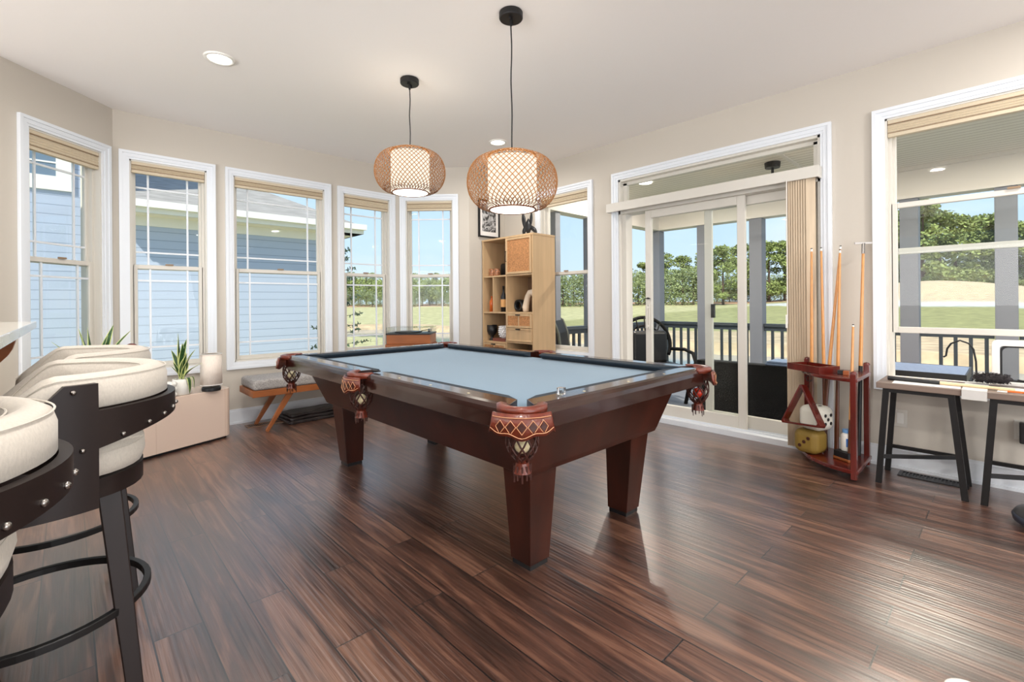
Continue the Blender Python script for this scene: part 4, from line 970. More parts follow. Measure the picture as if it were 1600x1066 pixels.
die((3.75, .955, .0725), .165, R(-14), M_dg, {'l': [(-g, g), (0, 0), (g, -g)], 't': [(0, 0)]}, M_leatherd, 'olive gold die with three pips on the base of the cue rack')
die((3.745, .92, .2385), .165, R(-20), M_dw, {'f': [(-g, g), (g, g), (0, 0), (-g, -g), (g, -g)], 't': [(0, -g), (g, g)]}, M_black, 'large white die with black pips stacked on the gold die')
# powder bottle and brush
t = thing('powder_bottle', 'white plastic bottle with blue cap standing on the cue rack base', 'bottle', (3.745, .745, .13), 0)
bm = NB(); lathe(bm, [(.0001, 0), (.03, 0), (.033, .006), (.033, .10), (.022, .118), (.0001, .118)], n=22, cap=False); obj('bottle_body', bm, M_white, t, smooth=True)
bm = NB(); lathe(bm, [(.0001, .118), (.024, .118), (.024, .14), (.0001, .14)], n=22, cap=False); obj('cap', bm, mat('blue_cap', srgb(110, 160, 214), .4), t)
bm = NB(); Mx = Matrix.Rotation(R(-140), 4, 'Z'); 
for k in range(1): 
    loops = []
    for j in range(7):
        a = R(-35 + j * 70 / 6); loops.append([Mx @ Vector((.0335 * math.cos(a), .0335 * math.sin(a), z)) for z in (.03, .085)])
    rings(bm, loops, closed=False)
obj('blue_label', bm, mat('blue_print', srgb(60, 120, 200), .5), t, fix=False)
t = thing('table_brush', 'wooden table brush with black bristles lying under the white bottle', 'brush', (3.715, .755, .0725), R(60))
bm = NB(); prism(bm, rrect(-.06, .06, -.03, .03, .012), 0, .018); obj('wooden_back', bm, M_walnut, t, bevel=.004)
bm = NB(); prism(bm, rrect(-.056, .056, -.027, .027, .01), .018, .056); obj('bristles', bm, M_black, t)

# ---------------------------------------------------------------- two low tables under the right window
def low_table(y0, y1, label):
    t = thing('low_table', label, 'table', (3.60, y0, 0), 0, 'narrow wood-topped tables under the right window'); w = y1 - y0
    bm = NB(); bx(bm, 0, .37, 0, w, .588, .622); obj('table_top', bm, M_greyw, t, bevel=.003)
    for x in (.03, .34):
        for (ya, yb) in ((w - .045, w - .005), (.065, .01)):
            bm = NB(); bar(bm, (x, ya, .588), (x, yb, 0), .030, .022, up=(1, 0, 0)); obj('leg', bm, M_dark, t)
    bm = NB(); bar(bm, (.03, w - .02, .165), (.34, .03, .165), .016, .022); bar(bm, (.34, w - .02, .165), (.34, .03, .165), .016, .022); obj('stretcher', bm, M_dark, t)
    bm = NB(); bar(bm, (.03, w - .03, .575), (.03, .06, .575), .02, .02); bar(bm, (.34, w - .03, .575), (.34, .06, .575), .02, .02); bar(bm, (.03, w - .04, .575), (.34, w - .04, .575), .02); obj('top_frame', bm, M_dark, t)
low_table(.165, .565, 'grey wood-topped low table with black legs, left one nearest the cue rack')
low_table(-.42, .105, 'grey wood-topped low table with black legs, right one cut by the picture edge')
bm = NB(); bx(bm, -.002, .36, 0, .10, 0, .003); bx(bm, -.006, -.002, 0, .10, -.05, .003)
tag(obj('grey_cloth', bm, mat('light_grey_cloth', srgb(206, 204, 200), .9), loc=(3.597, .085, .6235)), 'light grey cloth bridging the gap between the two low tables', 'cloth')
bm = NB(); bx(bm, 0, .16, 0, .30, 0, .0015); tag(obj('paper_sheet', bm, M_paper, loc=(3.625, .19, .6228), rot=(0, 0, R(2))), 'white paper sheet on the left low table under the black-handled cue', 'paper')
bm = NB(); bx(bm, 0, .20, 0, .34, 0, .0015); tag(obj('paper_sheet', bm, M_paper, loc=(3.64, -.29, .6228), rot=(0, 0, R(-3))), 'white paper sheet on the right low table under the cue tip', 'paper')
a, b = Vector((3.74, .53, .636)), Vector((3.70, -.02, .634)); d = b - a; L = d.length
t = thing('pool_cue', 'black-handled pool cue lying on the low tables under the window', 'pool cue', a); t.rotation_mode = 'QUATERNION'; t.rotation_quaternion = d.to_track_quat('Z', 'Y')
bm = NB(); lathe(bm, [(.0001, 0), (.013, .004), (.013, L * .45), (.0001, L * .45)], n=14, cap=False); obj('handle', bm, M_black, t)
bm = NB(); lathe(bm, [(.0105, L * .45), (.008, L)], n=14, cap=False); obj('shaft', bm, mat('pale_maple', srgb(226, 200, 160), .35), t)
bm = NB(); lathe(bm, [(.0001, L), (.009, L), (.009, L + .02), (.0001, L + .02)], n=14, cap=False); obj('ferrule', bm, M_white, t)
bm = NB(); tube(bm, [(3.655, .01, .630), (3.67, -.40, .630)], .006, 8); tag(obj('orange_stick', bm, mat('orange_varnish', srgb(220, 110, 40), .4)), 'thin orange stick lying at the right end of the low tables', 'stick')
t = thing('feather_duster', 'fluffy black feather duster on the windowsill beside the pet door', 'duster', (3.90, .07, .665))
bm = NB(); rng = random.Random(4)
for k in range(420):
    a = rng.uniform(0, 2 * PI); yy_ = rng.uniform(-.07, .08); r = .026 * (1 - (yy_ / .10) ** 2) ** .5
    p = Vector((r * math.cos(a), yy_, r * math.sin(a) * .9)); q = p + Vector((math.cos(a) * .010, rng.uniform(-.014, .014), math.sin(a) * .010)); bar(bm, p, q, .004, .001)
sphere(bm, (0, 0, 0), .028, (1, 3.0, .9), 12, 8)
obj('feathers', bm, mat('black_feathers', srgb(48, 44, 46), .9), t)['kind'] = 'stuff'
bm = NB(); tube(bm, [(0, -.1, 0), (-.03, -.19, -.015)], .005, 8); obj('handle', bm, M_black, t)
# pet door insert
t = thing('pet_door', 'white framed pet door panel with dark opening set in the right window', 'pet door', (4.085, -.26, .60))
def ring_rect(bm, y0, y1, z0, z1, w, r, x0, x1, n=5):
    o_ = rrect(y0, y1, z0, z1, r, n); i_ = rrect(y0 + w, y1 - w, z0 + w, z1 - w, max(.004, r - w * .3), n)
    rings(bm, [[Vector((x0, a, b)) for a, b in o_], [Vector((x1, a, b)) for a, b in o_], [Vector((x1, a, b)) for a, b in i_], [Vector((x0, a, b)) for a, b in i_]], close_path=True)
bm = NB(); ring_rect(bm, 0, .335, 0, .28, .034, .025, -.06, .0); obj('outer_frame', bm, M_white, t, bevel=.003)
bm = NB(); ring_rect(bm, .034, .301, .034, .246, .010, .03, -.035, .01); obj('inner_frame', bm, M_black, t)
bm = NB(); bx(bm, -.012, -.008, .044, .291, .044, .236); obj('flap', bm, M_glass, t)
bm = NB(); tube(bm, [px_to(1474, 558, X=4.6), px_to(1478, 556, X=4.6), px_to(1480, 545, X=4.6), px_to(1486, 537, X=4.58), px_to(1500, 532, X=4.55), px_to(1514, 537, X=4.55), px_to(1521, 546, X=4.55), px_to(1525, 565, X=4.55), px_to(1526, 590, X=4.55), px_to(1526, 640, X=4.55)], .006, 8)
tag(obj('curved_hook', bm, M_black, smooth=True), 'thin black curved hook rod standing on the porch outside the right window', 'hook')
# outlets
def outlet(y, z, label):
    t = thing('wall_outlet', label, 'outlet', (XR - .001, y, z), 0, 'wall outlets')
    bm = NB(); bx(bm, -.006, 0, -.036, .036, -.058, .058); obj('cover_plate', bm, M_vinyl, t, bevel=.002)
    bm = NB(); bx(bm, -.009, -.006, -.017, .017, -.035, .035); obj('socket', bm, M_white, t, bevel=.002)
outlet(.505, .335, 'cream wall outlet under the right window behind the left low table')
outlet(-.05, .36, 'cream wall outlet at the right edge of the picture')
t = thing('plug_adapter', 'black power adapter plugged into the outlet at the right edge', 'adapter', (XR - .011, -.065, .35)); bm = NB(); bx(bm, -.05, 0, -.03, .03, -.06, .06); obj('body', bm, M_black, t, bevel=.006)
# robot vacuum
t = thing('robot_vacuum', 'round dark grey robot vacuum on the floor at the right edge', 'vacuum', (3.47, -.20, 0))
bm = NB(); lathe(bm, [(.0001, .012), (.175, .012), (.196, .025), (.2, .045), (.193, .058), (.0001, .058)], n=48, cap=False); obj('bumper', bm, mat('slate_bumper', srgb(52, 58, 72), .35), t, smooth=True)
bm = NB(); lathe(bm, [(.193, .058), (.187, .068), (.13, .085), (.05, .092), (.0001, .093)], n=48, cap=False); obj('top_cover', bm, mat('charcoal_dome', srgb(58, 58, 60), .4), t, smooth=True)
bm = NB(); lathe(bm, [(.0001, .0), (.02, .0), (.02, .03), (.0001, .03)], (.08, 0, 0), n=12, cap=False); lathe(bm, [(.0001, .0), (.02, .0), (.02, .03), (.0001, .03)], (-.08, 0, 0), n=12, cap=False); obj('wheels', bm, M_black, t)
bm = NB(); lathe(bm, [(.0001, 0), (.035, 0), (.05, .012), (.055, .04), (.05, .04), (.0001, .02)], (1.80, .078, 0), n=28, cap=False)
tag(obj('pet_bowl', bm, M_white, smooth=True), 'white bowl on the floor at the bottom edge of the picture', 'bowl')

# ================================================================ OUTSIDE
PX, PYE, PYS, PZ, PC = 7.2, 4.06, -5.0, -.10, 2.66
def plank_floor_mat():
    return stripe_mat('porch_deck_planks', srgb(128, 132, 140), srgb(60, 62, 66), 0, .14, .05)
bm = NB(); bx(bm, XR + TW, PX + .1, PYS, PYE + .1, PZ - .08, PZ); struct(obj('porch_floor', bm, plank_floor_mat()))
bm = NB(); bx(bm, XR + TW, PX + .25, PYS, PYE + .25, PC, PC + .1); struct(obj('porch_ceiling', bm, M_bead))
t = struct(bpy.data.objects.new('trim_1', None)); COL.objects.link(t)
bm = NB(); bx(bm, PX - .09, PX + .09, PYS, PYE + .09, 2.30, PC); bx(bm, PX - .11, PX - .09, PYS, PYE - .11, 2.30, 2.34); bx(bm, PX - .12, PX - .09, PYS, PYE - .11, 2.62, PC); obj('porch_beam', bm, M_porchw, t)
bm = NB(); bx(bm, XR + TW, PX - .09, PYE - .09, PYE + .09, 2.30, PC); obj('porch_beam', bm, M_porchw, t)
bm = NB(); bx(bm, XR + TW + .6, XR + TW + .63, 1.15, 1.17, 2.65, 2.66); bx(bm, XR + TW, PX, 1.62, 1.66, 2.652, 2.66); obj('ceiling_batten', bm, M_porchw, t)
def post(x, y, label, w=.13):
    t = thing('porch_post', label, 'post', (x, y, PZ), 0, 'square posts holding the porch roof'); bm = NB(); bx(bm, -w / 2, w / 2, -w / 2, w / 2, 0, 2.40); obj('shaft', bm, M_post, t, bevel=.006)
    bm = NB(); bx(bm, -w / 2 - .012, w / 2 + .012, -w / 2 - .012, w / 2 + .012, 0, .12); obj('base_trim', bm, M_post, t)
names = {4.06: 'grey porch post at the far corner of the railing', 3.25: 'grey porch post seen through the sliding leaf of the door', 2.48: 'grey porch post seen through the fixed leaf of the door', .80: 'grey porch post at the left side of the right window', .02: 'grey porch post toward the right side of the right window', 1.65: 'grey porch post hidden by the vertical blind', -.76: 'grey porch post beyond the right picture edge'}
for y, lb in names.items(): post(PX, y, lb, .17)
for x, lb in ((4.62, 'grey porch end post just right of the bookcase'), (5.32, 'grey porch end post at the right side of the narrow window'), (6.1, 'grey porch end post behind the wall between window and door')): post(x, PYE, lb, .10)
def railing(label, a, b):
    t = thing('porch_railing', label, 'railing', (*a, PZ), math.atan2(b[1] - a[1], b[0] - a[0]), 'dark railings round the porch'); L = math.hypot(b[0] - a[0], b[1] - a[1])
    bm = NB(); bx(bm, 0, L, -.045, .045, .86, .90); bx(bm, 0, L, -.02, .02, .80, .86); obj('top_rail', bm, M_railx, t)
    bm = NB(); bx(bm, 0, L, -.02, .02, .08, .13); obj('bottom_rail', bm, M_railx, t)
    n = int(L / .122); first = None
    for k in range(n):
        x = .061 + k * .122
        if first is None: bm = NB(); bx(bm, -.016, .016, -.016, .016, .13, .80); first = obj('baluster', bm, M_railx, t, loc=(x, 0, 0))
        else: c = first.copy(); COL.objects.link(c); c.location = (x, 0, 0)
ys = sorted(names)
for y0, y1 in zip(ys, ys[1:]):
    railing('dark railing section left of: ' if False else 'dark porch railing section %s' % {0.02: 'at the middle of the right window', -.76: 'behind the pet door', .80: 'between the right window and the blind', 1.65: 'seen through the fixed door leaf', 2.48: 'seen between the door leaves', 3.25: 'behind the round rattan chair'}[y0], (PX, y0 + .09), (PX, y1 - .09))
railing('dark porch railing section at the porch end by the wall', (4.25, PYE), (4.56, PYE)); railing('dark porch railing section behind the sling chairs', (4.68, PYE), (5.26, PYE)); railing('dark porch railing section at the porch end between posts', (5.38, PYE), (6.04, PYE)); railing('dark porch railing section at the porch end corner', (6.16, PYE), (7.1, PYE))
# ceiling fan
t = thing('ceiling_fan', 'dark mounted ceiling fan with pale blades on the porch ceiling', 'ceiling fan', (5.70, 1.80, PC))
bm = NB(); lathe(bm, [(.0001, 0), (.08, 0), (.075, -.06), (.0001, -.06)], n=28, cap=False); obj('canopy', bm, M_dark, t)
bm = NB(); lathe(bm, [(.0001, -.06), (.014, -.06), (.014, -.22), (.0001, -.22)], n=14, cap=False); obj('downrod', bm, M_dark, t)
bm = NB(); lathe(bm, [(.0001, -.20), (.05, -.2), (.11, -.24), (.11, -.30), (.07, -.34), (.0001, -.35)], n=28, cap=False); obj('motor', bm, M_dark, t)
for k in range(5):
    bm = NB(); a = k * 2 * PI / 5 + .4; vs = box(bm, (.42, 0, -.30), (.56, .13, .008)); bmesh.ops.rotate(bm, verts=bm.verts, matrix=Matrix.Rotation(a, 3, 'Z')); obj('blade', bm, mat('pale_fan_blade', srgb(226, 208, 196), .5), t)
for x, y, lb in ((5.2, .55, 'added round fill light in the porch ceiling outside the right window'), (5.4, 3.2, 'added round fill light in the porch ceiling above the rattan chair'), (5.9, -1.2, 'added round fill light in the porch ceiling beyond the right picture edge')):  # added to brighten the porch: a glowing disc plus an area light each
    bm = NB(); lathe(bm, [(.0001, .0), (.08, .0), (.08, .012), (.0001, .012)], (x, y, PC - .013), n=28, cap=False); tag(obj('porch_fill_disc', bm, M_down), lb, 'ceiling light', 'added fill lights in the porch ceiling')
    lamp('porch_fill_light', 'AREA', (x, y, PC - .03), 70, (1, .90, .78), shape='DISK', size=.16)
t = thing('folded_cushion', 'folded blue-grey cushion lying on the black wicker sofa back', 'cushion', (4.45, 1.18, .56)); bm = NB(); bx(bm, 0, .26, 0, .30, 0, .02); bx(bm, .004, .25, .01, .29, .02, .038); obj('cushion', bm, mat('blue_grey_slat', srgb(112, 128, 156), .4), t, bevel=.008)
# porch furniture
t = thing('rattan_chair', 'round black rattan chair with cushions on the porch behind the glass door', 'chair', (5.25, 3.02, PZ), R(-125))
def hoop(r, cx_, cz, tilt, rr, a0=0, a1=2 * PI, n=36):
    return [(cx_ + r * math.sin(tilt) * math.sin(a0 + (a1 - a0) * k / n), r * math.cos(a0 + (a1 - a0) * k / n), cz + r * math.cos(tilt) * math.sin(a0 + (a1 - a0) * k / n)) for k in range(n + 1)]
bm = NB(); tube(bm, hoop(.33, -.22, .70, R(-12), 0, -.5, PI + .5), .022, 10); tube(bm, hoop(.24, -.22, .68, R(-12), 0, -.3, PI + .3), .012, 8)
for k in range(9):
    a = PI * (k + .5) / 9; tube(bm, [(-.22, .1 * math.cos(a), .60), (-.26, .33 * math.cos(a), .70 + .32 * math.sin(a))], .009, 6)
obj('hoop_back', bm, M_wick, t, smooth=True)
for s in (-1, 1):
    bm = NB(); tube(bm, [(-.2, s * .33, .62), (.02, s * .40, .63), (.2, s * .41, .60), (.28, s * .40, .50), (.26, s * .36, .38), (.22, s * .30, .0)], .022, 8); obj('arm', bm, M_wick, t, smooth=True)
    bm = NB(); tube(bm, [(-.24, s * .28, .55), (-.27, s * .28, 0)], .02, 8); obj('rear_leg', bm, M_wick, t)
bm = NB(); prism(bm, rrect(-.26, .26, -.32, .32, .06), .30, .36); obj('seat_frame', bm, M_wick, t)
bm = NB(); prism(bm, rrect(-.22, .27, -.29, .29, .06), .36, .47); obj('seat_cushion', bm, M_black, t, bevel=.03, seg=3)
bm = NB(); box(bm, (-.14, 0, .66), (.12, .46, .40)); obj('back_cushion', bm, M_black, t, bevel=.04, seg=3)
t = thing('porch_side_table', 'small blue-topped black-legged table left of the rattan chair', 'table', (5.25, 3.72, PZ))
bm = NB(); lathe(bm, [(.0001, .56), (.20, .56), (.20, .585), (.0001, .585)], n=28, cap=False); obj('top', bm, mat('pale_blue_top', srgb(150, 176, 196), .4), t)
for k in range(3): bm = NB(); a = k * 2.094 + .4; bar(bm, (.12 * math.cos(a), .12 * math.sin(a), .56), (.19 * math.cos(a), .19 * math.sin(a), 0), .02); obj('leg', bm, M_dark, t)
for (x, y, lb) in ((4.64, 3.70, 'grey-green sling patio chair with two curved uprights outside the narrow window'),):
    t = thing('sling_chair', lb, 'patio chair', (x, y, PZ), R(-62))
    for s in (-1, 1):
        bm = NB(); tube(bm, [(-.36, s * .04 + 0, 1.0), (-.28, s * .04, .98), (-.22, s * .04, .85), (-.18, s * .04, .62), (-.12, s * .04, .42), (.22, s * .04, .43)], .02, 8) if False else tube(bm, [(-.34, s * .25, 1.04), (-.26, s * .25, 1.0), (-.20, s * .25, .85), (-.17, s * .25, .62), (-.12, s * .25, .42), (.24, s * .25, .43)], .018, 8); obj('side_frame', bm, mat('grey_green_metal', srgb(96, 98, 90), .4, metal=.4), t, smooth=True)
        bm = NB(); tube(bm, [(-.19, s * .25, .62), (.2, s * .27, .64), (.25, s * .27, .60), (.24, s * .27, .0)], .014, 8); obj('arm', bm, M_dark, t, smooth=True)
        bm = NB(); tube(bm, [(-.12, s * .25, .42), (-.26, s * .25, 0)], .014, 8); obj('rear_leg', bm, M_dark, t)
    bm = NB(); pts = [(-.26, 1.0), (-.20, .85), (-.17, .62), (-.12, .42), (.24, .43)]
    rings(bm, [[Vector((x_, -.24, z_)) for x_, z_ in pts] + [Vector((x_ + .006, -.24, z_ - .004)) for x_, z_ in reversed(pts)], [Vector((x_, .24, z_)) for x_, z_ in pts] + [Vector((x_ + .006, .24, z_ - .004)) for x_, z_ in reversed(pts)]]); obj('sling', bm, M_dark, t)
t = thing('wicker_sofa', 'black wicker sofa with its back to the sliding door', 'sofa', (4.44, .75, PZ))
bm = NB(); bx(bm, 0, .12, 0, 1.34, .06, .66); obj('backrest', bm, M_wick, t, bevel=.01); bm = NB(); bx(bm, .12, .70, 0, 1.34, .06, .32); obj('seat_base', bm, M_wick, t, bevel=.01)
for y0 in (0, 1.22): bm = NB(); bx(bm, .12, .70, y0, y0 + .12, .32, .52); obj('arm', bm, M_wick, t, bevel=.01)
for x_ in (.04, .62):
    for y_ in (.04, 1.26): bm = NB(); bx(bm, x_, x_ + .04, y_, y_ + .04, 0, .06); obj('leg', bm, M_black, t)
bm = NB(); bx(bm, .14, .68, .13, 1.21, .32, .42); obj('seat_cushion', bm, M_black, t, bevel=.02)
t = thing('slatted_table', 'blue-grey slatted outdoor table on the porch outside the right window', 'outdoor table', (4.50, -.0 + .215, PZ))
for k in range(7): bm = NB(); bx(bm, .02 + k * .08, .09 + k * .08, .0, .50, .685, .70); obj('slat', bm, mat('blue_grey_slat', srgb(112, 128, 156), .4), t)
bm = NB(); bx(bm, 0, .02, -.01, .51, .635, .70); bx(bm, .58, .60, -.01, .51, .635, .70); bx(bm, .02, .58, -.01, .0, .635, .70); bx(bm, .02, .58, .50, .51, .635, .70); obj('frame', bm, M_black, t)
for x_ in (.0, .56):
    for y_ in (0, .47): bm = NB(); bx(bm, x_, x_ + .04, y_, y_ + .035, 0, .635); obj('leg', bm, M_black, t)

# ---------------------------------------------------------------- neighbouring house
M_sid = stripe_mat('blue_lap_siding', srgb(178, 190, 212), srgb(120, 132, 156), 2, .178, .10, .7)
M_roof = mat('grey_shingles', srgb(150, 146, 142), .9, noise=(3, .22, (1, 4, 4)), bump=(12, .5, (1, 3, 3)))
M_tr = mat('exterior_white_trim', srgb(238, 236, 230), .5)
YN = 12.3
t = thing('neighbour_house', 'pale blue sided house with grey shingle roof and white trim outside the left windows', 'house', (0, YN, 0))
bm = NB(); bx(bm, .62, 5.1, 0, 8, -1.2, 3.05); obj('wall', bm, M_sid, t)
bm = NB(); bx(bm, -9, .62, -.02, 9, -1.2, 7.5); obj('wall', bm, M_sid, t)
# eaves, soffit, gutter
bm = NB(); bx(bm, .62, 5.75, -.48, 0, 2.98, 3.02); obj('soffit', bm, mat('cream_soffit', srgb(236, 229, 214), .7), t)
bm = NB(); bx(bm, .62, 5.1, -.03, 0, 2.78, 2.98); obj('frieze_board', bm, M_tr, t)
bm = NB(); bx(bm, .62, 5.75, -.50, -.46, 2.98, 3.20); bx(bm, .62, 5.78, -.62, -.50, 3.08, 3.22); bx(bm, 5.70, 5.75, -.46, 8.4, 2.98, 3.20); obj('gutter', bm, M_tr, t)
bm = NB()
v = [bm.verts.new(p) for p in ((.5, -.55, 3.16), (5.8, -.55, 3.16), (3.0, 3.6, 5.0), (.5, 3.6, 5.0), (5.8, 8.4, 3.16), (3.0, 4.6, 5.0))]
bm.faces.new((v[0], v[1], v[2], v[3])); bm.faces.new((v[1], v[4], v[5], v[2]))
o = obj('roof', bm, M_roof, t, fix=False); o.modifiers.new('s', 'SOLIDIFY').thickness = .05
bm = NB(); bx(bm, 5.75 - .65, 5.75, -.46, 8, 2.98, 3.0); obj('soffit', bm, mat('cream_soffit', srgb(236, 229, 214), .7), t)
bm = NB(); bx(bm, 5.02, 5.12, -.02, .02, -1.2, 2.98); obj('corner_board', bm, M_tr, t)
bm = NB(); x0, x1, z0, z1 = -1.32, .12, 3.30, 4.7
bx(bm, x0, x0 + .26, -.06, -.02, z0, z1); bx(bm, x1 - .26, x1, -.06, -.02, z0, z1); bx(bm, x0 + .26, x1 - .26, -.06, -.02, z0, z0 + .26); bx(bm, x0 + .26, x1 - .26, -.06, -.02, z1 - .16, z1); f = obj('window_trim', bm, M_tr, t)
bm = NB(); bx(bm, x0 + .26, x1 - .26, -.035, -.025, z0 + .26, z1 - .16); obj('pane', bm, mat('dark_house_glass', srgb(110, 130, 150), .1), f)
bm = NB(); bx(bm, -.615, -.585, -.045, -.03, z0 + .26, z1 - .16); bx(bm, x0 + .26, x1 - .26, -.045, -.03, 3.80, 3.83); obj('muntins', bm, M_tr, f)

# ---------------------------------------------------------------- ground, pond
def lerp(a, b, t_): return a + (b - a) * max(0, min(1, t_))
NEAR = [(-60, 22), (-10, 17), (2, 15), (6.2, 13.8), (20, 14), (27, 13.6), (34, 4), (60, -20)]     # x of near bank by y
FAR = [(-60, 24), (-10, 19.5), (1, 19.6), (8.5, 18.7), (25, 19.5), (36, 18.5), (48, 6), (70, -20)]
def interp(tab, y):
    for (a, b), (c, d_) in zip(tab, tab[1:]):
        if y <= c: return lerp(b, d_, (y - a) / (c - a))
    return tab[-1][1]
def hgt(x, y):
    r = math.hypot(x, y); a = math.atan2(y, x)
    z = -.8 + 1.75 * max(0, min(1, (r - 38) / 75)) ** 1.2
    # grassy mound beyond the fairway
    dx, dy = x - 104, y - 9; z += 3.6 * math.exp(-(dx * dx / 160 + dy * dy / 260))
    n_, f_ = interp(NEAR, y), interp(FAR, y)
    if n_ - .5 < x < f_ + .5: z = min(z, -1.25)
    elif f_ <= x < f_ + 3: z = max(z, -.8 + .2)
    return z
def cover(x, y):
    n_, f_ = interp(NEAR, y), interp(FAR, y); r = math.hypot(x, y)
    G = (.29, .28, .11); ST = (.50, .38, .23); SA_ = (.42, .24, .14); PA = (.50, .50, .47); LG = (.43, .40, .20)
    if y < 48 and f_ - 1 < x < f_ + (12 + 6 * math.sin(y * .3) * .3 if y < 24 else 4): return ST
    if x < n_ + 1: return LG if y > 9 else G
    if abs(r - (84 + (y - 6) * .25)) < 3.2 and y < 30 and x > 60: return PA
    if math.hypot((x - 104) / 1.2, y - 9) < 20: return ST
    if 98 < r: return SA_
    return LG if y > 30 else G
bm = NB(); NA, NR = 150, 110; cl = bm.loops.layers.float_color.new('ground_cover') if False else None
vs = []; data = []
radii = [5 * (260 / 5) ** (k / NR) for k in range(NR + 1)]
for k, r in enumerate(radii):
    row = []
    for j in range(NA + 1):
        a = R(-28) + R(178) * j / NA; x, y = r * math.cos(a), r * math.sin(a)
        row.append(bm.verts.new((x, y, hgt(x, y)))); data.append(cover(x, y))
    vs.append(row)
for k in range(NR):
    for j in range(NA): bm.faces.new((vs[k][j], vs[k + 1][j], vs[k + 1][j + 1], vs[k][j + 1]))
def ground_mat():
    M = bpy.data.materials.new('grass_and_straw'); M.use_nodes = True; n = M.node_tree.nodes; L = M.node_tree.links; b = n['Principled BSDF']; b.inputs['Roughness'].default_value = .95
    a = n.new('ShaderNodeAttribute'); a.attribute_name = 'ground_cover'; t_ = n.new('ShaderNodeTexCoord')
    z = n.new('ShaderNodeTexNoise'); z.inputs['Scale'].default_value = 1.4; z.inputs['Detail'].default_value = 8; L.new(t_.outputs['Object'], z.inputs['Vector'])
    c = n.new('ShaderNodeMapRange'); c.inputs['From Min'].default_value = .3; c.inputs['From Max'].default_value = .7; c.inputs['To Min'].default_value = .72; c.inputs['To Max'].default_value = 1.25; L.new(z.outputs[0], c.inputs[0])
    m_ = n.new('ShaderNodeVectorMath'); m_.operation = 'SCALE'; L.new(a.outputs['Color'], m_.inputs[0]); L.new(c.outputs[0], m_.inputs['Scale']); L.new(m_.outputs[0], b.inputs['Base Color']); return M
g_ = obj('ground', bm, ground_mat(), smooth=True, fix=False); struct(g_)
at = g_.data.color_attributes.new('ground_cover', 'FLOAT_COLOR', 'POINT')
for i, c in enumerate(data): at.data[i].color = (*c, 1)
bm = NB(); pts = [(interp(NEAR, y) - 1, y) for y in range(-40, 61, 4)] + [(interp(FAR, y) + 1, y) for y in range(60, -41, -4)]
bm.faces.new([bm.verts.new((x, y, -1.02)) for x, y in pts]); M_wat = mat('pond_water', srgb(120, 138, 150), .08, bump=(6, .25))
tag(obj('pond', bm, M_wat), 'narrow pond of grey-blue water between the house and the fairway', 'pond')

# ---------------------------------------------------------------- trees
def leaf_mat(name, c): 
    return mat(name, c, .8, noise=(.9, .45))
def tree_proto(name, H_, W_, kind, seed, col):
    rng = random.Random(seed); bm = NB()
    blobs = []
    if kind == 'pine':
        for k in range(24):
            v = rng.random(); z = H_ * (.14 + .82 * v); rr = W_ * .5 * (1 - .55 * v); a = rng.random() * 2 * PI
            blobs.append((rr * math.cos(a) * rng.random() ** .5, rr * math.sin(a) * rng.random() ** .5, z, W_ * rng.uniform(.16, .26), .55))
        blobs.append((0, 0, H_ * .95, W_ * .2, .7))
    elif kind == 'bush':
        for k in range(16):
            z = H_ * rng.uniform(.12, .85); a = rng.random() * 2 * PI; rr = W_ * .42 * (1 - (z / H_) ** 3) * rng.random() ** .5
            blobs.append((rr * math.cos(a), rr * math.sin(a), z, W_ * rng.uniform(.2, .3), .8))
    else:
        for k in range(16):
            z = H_ * rng.uniform(.30, .9); a = rng.random() * 2 * PI; rr = W_ * .4 * math.sin(PI * min(1, z / H_)) * rng.random() ** .5
            blobs.append((rr * math.cos(a), rr * math.sin(a), z, W_ * rng.uniform(.18, .28), .8))
    for (x, y, z, r, sq) in blobs:
        for k in range(150):
            d = Vector((rng.gauss(0, 1), rng.gauss(0, 1), rng.gauss(0, 1))).normalized() * r * rng.uniform(.55, 1.05); d.z *= sq
            p = Vector((x, y, z)) + d; s = rng.uniform(.12, .26) * (H_ / 9) ** .8
            u = Vector((rng.gauss(0, 1), rng.gauss(0, 1), rng.gauss(0, .6))).normalized(); w = u.cross(Vector((rng.gauss(0, 1), rng.gauss(0, 1), rng.gauss(0, 1)))).normalized()
            bm.faces.new([bm.verts.new(p + u * s), bm.verts.new(p + w * s * .6), bm.verts.new(p - u * s), bm.verts.new(p - w * s * .6)])
    t = bpy.data.objects.new(name, None); COL.objects.link(t)
    obj('foliage', bm, col, t, fix=False)
    bm = NB(); tube(bm, [(0, 0, -.5), (.05 * H_ * .3, 0, H_ * .4), (0, 0, H_ * .85)], .1, 7, rs=[.022 * H_, .016 * H_, .006 * H_])
    if kind == 'pine':
        for (x, y, z, r, sq) in blobs[::2]: tube(bm, [(0, 0, z - .06 * H_), (x, y, z)], .03, 4, rs=[.007 * H_, .003 * H_])
    obj('trunk', bm, mat('tree_bark', srgb(92, 74, 62), .9), t)
    return t
PR = {'pine': [tree_proto('pine_tree', 15, 8, 'pine', s, leaf_mat('pine_needles', (.24, .29, .09, 1))) for s in (1, 2, 3)],
      'bush': [tree_proto('evergreen_bush', 7, 7, 'bush', s, leaf_mat('holly_leaves', (.24, .29, .13, 1))) for s in (4, 5)],
      'tree': [tree_proto('leafy_tree', 9, 7, 'tree', s, leaf_mat('spring_leaves', (.30, .36, .12, 1))) for s in (6, 7)]}
used = set(); rng = random.Random(11)
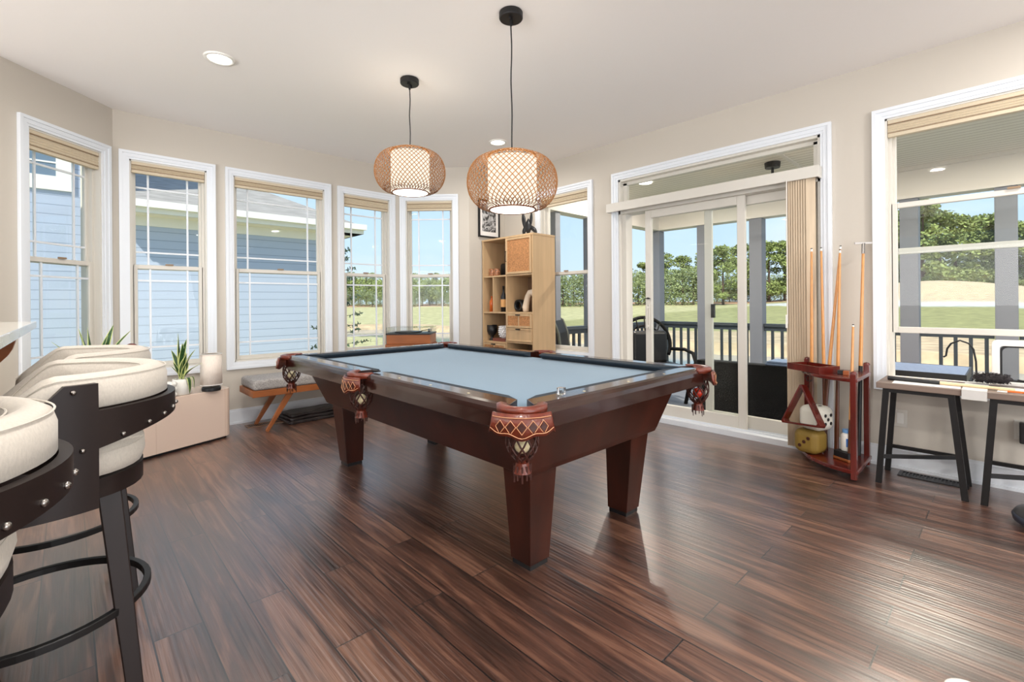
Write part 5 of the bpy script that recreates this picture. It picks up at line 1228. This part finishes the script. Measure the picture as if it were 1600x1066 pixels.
def plant(kind, i, u, D, sc, lb, grp, zs=1.0):
    d = fw + rt * ((u - 800) / FPX); x, y = d.x * D, d.y * D
    p = PR[kind][i % len(PR[kind])]
    o = p if p.name not in used else copy_tree(p)
    used.add(p.name); o.location = (x, y, hgt(x, y) - .2); o.scale = (sc, sc, sc * zs); o.rotation_euler = (0, 0, rng.uniform(0, 6))
    tag(o, lb, 'tree' if kind != 'bush' else 'bush', grp)
k = 0
for u in range(528, 728, 18):
    k += 1; plant('bush', k, u, 96 + rng.uniform(-4, 6), .52, 'low scrub at the foot of the tree belt beyond the pond', 'scrub below the tree belt')
for u in range(528, 728, 11):
    k += 1; plant('tree' if k % 3 else 'pine', k, u, 104 + rng.uniform(-6, 8), rng.uniform(.66, .82) if k % 3 else .50, 'green tree in the belt beyond the pond, seen through the bay windows' if k % 3 else 'dark pine in the belt beyond the pond, seen through the bay windows', 'bay window tree belt ' + ('leafy' if k % 3 else 'pines'))
for u in range(862, 1100, 17):
    k += 1; plant('bush', k, u, 92 + rng.uniform(-5, 6), rng.uniform(.95, 1.15), 'rounded dense evergreen bush along the fairway, seen through the door and narrow window', 'fairway bushes')
for u in range(975, 1100, 31):
    k += 1; plant('pine', k, u, 112, rng.uniform(.62, .8), 'pine standing behind the fairway bushes, left part of the door view', 'pines behind the fairway bushes')
for u in range(1106, 1260, 24):
    k += 1; plant('pine', k, u, 90 + rng.uniform(-6, 8), rng.uniform(.68, .85), 'tall yellow-green pine seen through the right part of the sliding door', 'pines in the door view')
for u in range(1100, 1260, 20):
    k += 1; plant('bush', k, u, 98, .85, 'low bush at the foot of the pines in the door view', 'low bushes in the door view')
for u in range(1395, 1660, 24):
    k += 1; plant('pine', k, u, 112 + rng.uniform(-12, 12), rng.uniform(1.15, 1.5), 'big pine behind the straw mound outside the right window', 'pines behind the mound')
for u in range(1400, 1660, 22):
    k += 1; plant('bush', k, u, 122 + rng.uniform(-5, 5), 1.6, 'dense understorey bush behind the mound outside the right window', 'bushes behind the mound')
# bare-branched evergreen close to the neighbour's corner, seen in the fourth window
t = thing('young_conifer', 'sparse young conifer beside the neighbour house corner', 'tree', (4.82, 11.2, -.9)); rng = random.Random(9)
bm = NB(); tube(bm, [(0, 0, 0), (0, 0, 3.6)], .04, 6, rs=[.06, .015])
tips = []
for k in range(34):
    z = .6 + 2.9 * k / 34; a = k * 2.4; ln = .75 * (1 - z / 4.2) + .1; e_ = Vector((ln * math.cos(a), ln * math.sin(a), z + .1)); tube(bm, [(0, 0, z), e_], .006, 4); tips.append((Vector((0, 0, z)), e_))
obj('trunk', bm, mat('tree_bark', srgb(92, 74, 62), .9), t)
bm = NB()
for a_, b_2 in tips:
    for k in range(26):
        w = rng.uniform(.4, 1.05); p = a_ + (b_2 - a_) * w; s = rng.uniform(.03, .06); u_ = Vector((rng.gauss(0, 1), rng.gauss(0, 1), rng.gauss(0, 1))).normalized(); w_ = u_.orthogonal().normalized()
        p += u_ * .04; bm.faces.new([bm.verts.new(p + u_ * s), bm.verts.new(p + w_ * s * .5), bm.verts.new(p - u_ * s), bm.verts.new(p - w_ * s * .5)])
obj('foliage', bm, leaf_mat('dark_needles', (.05, .09, .05, 1)), t, fix=False)
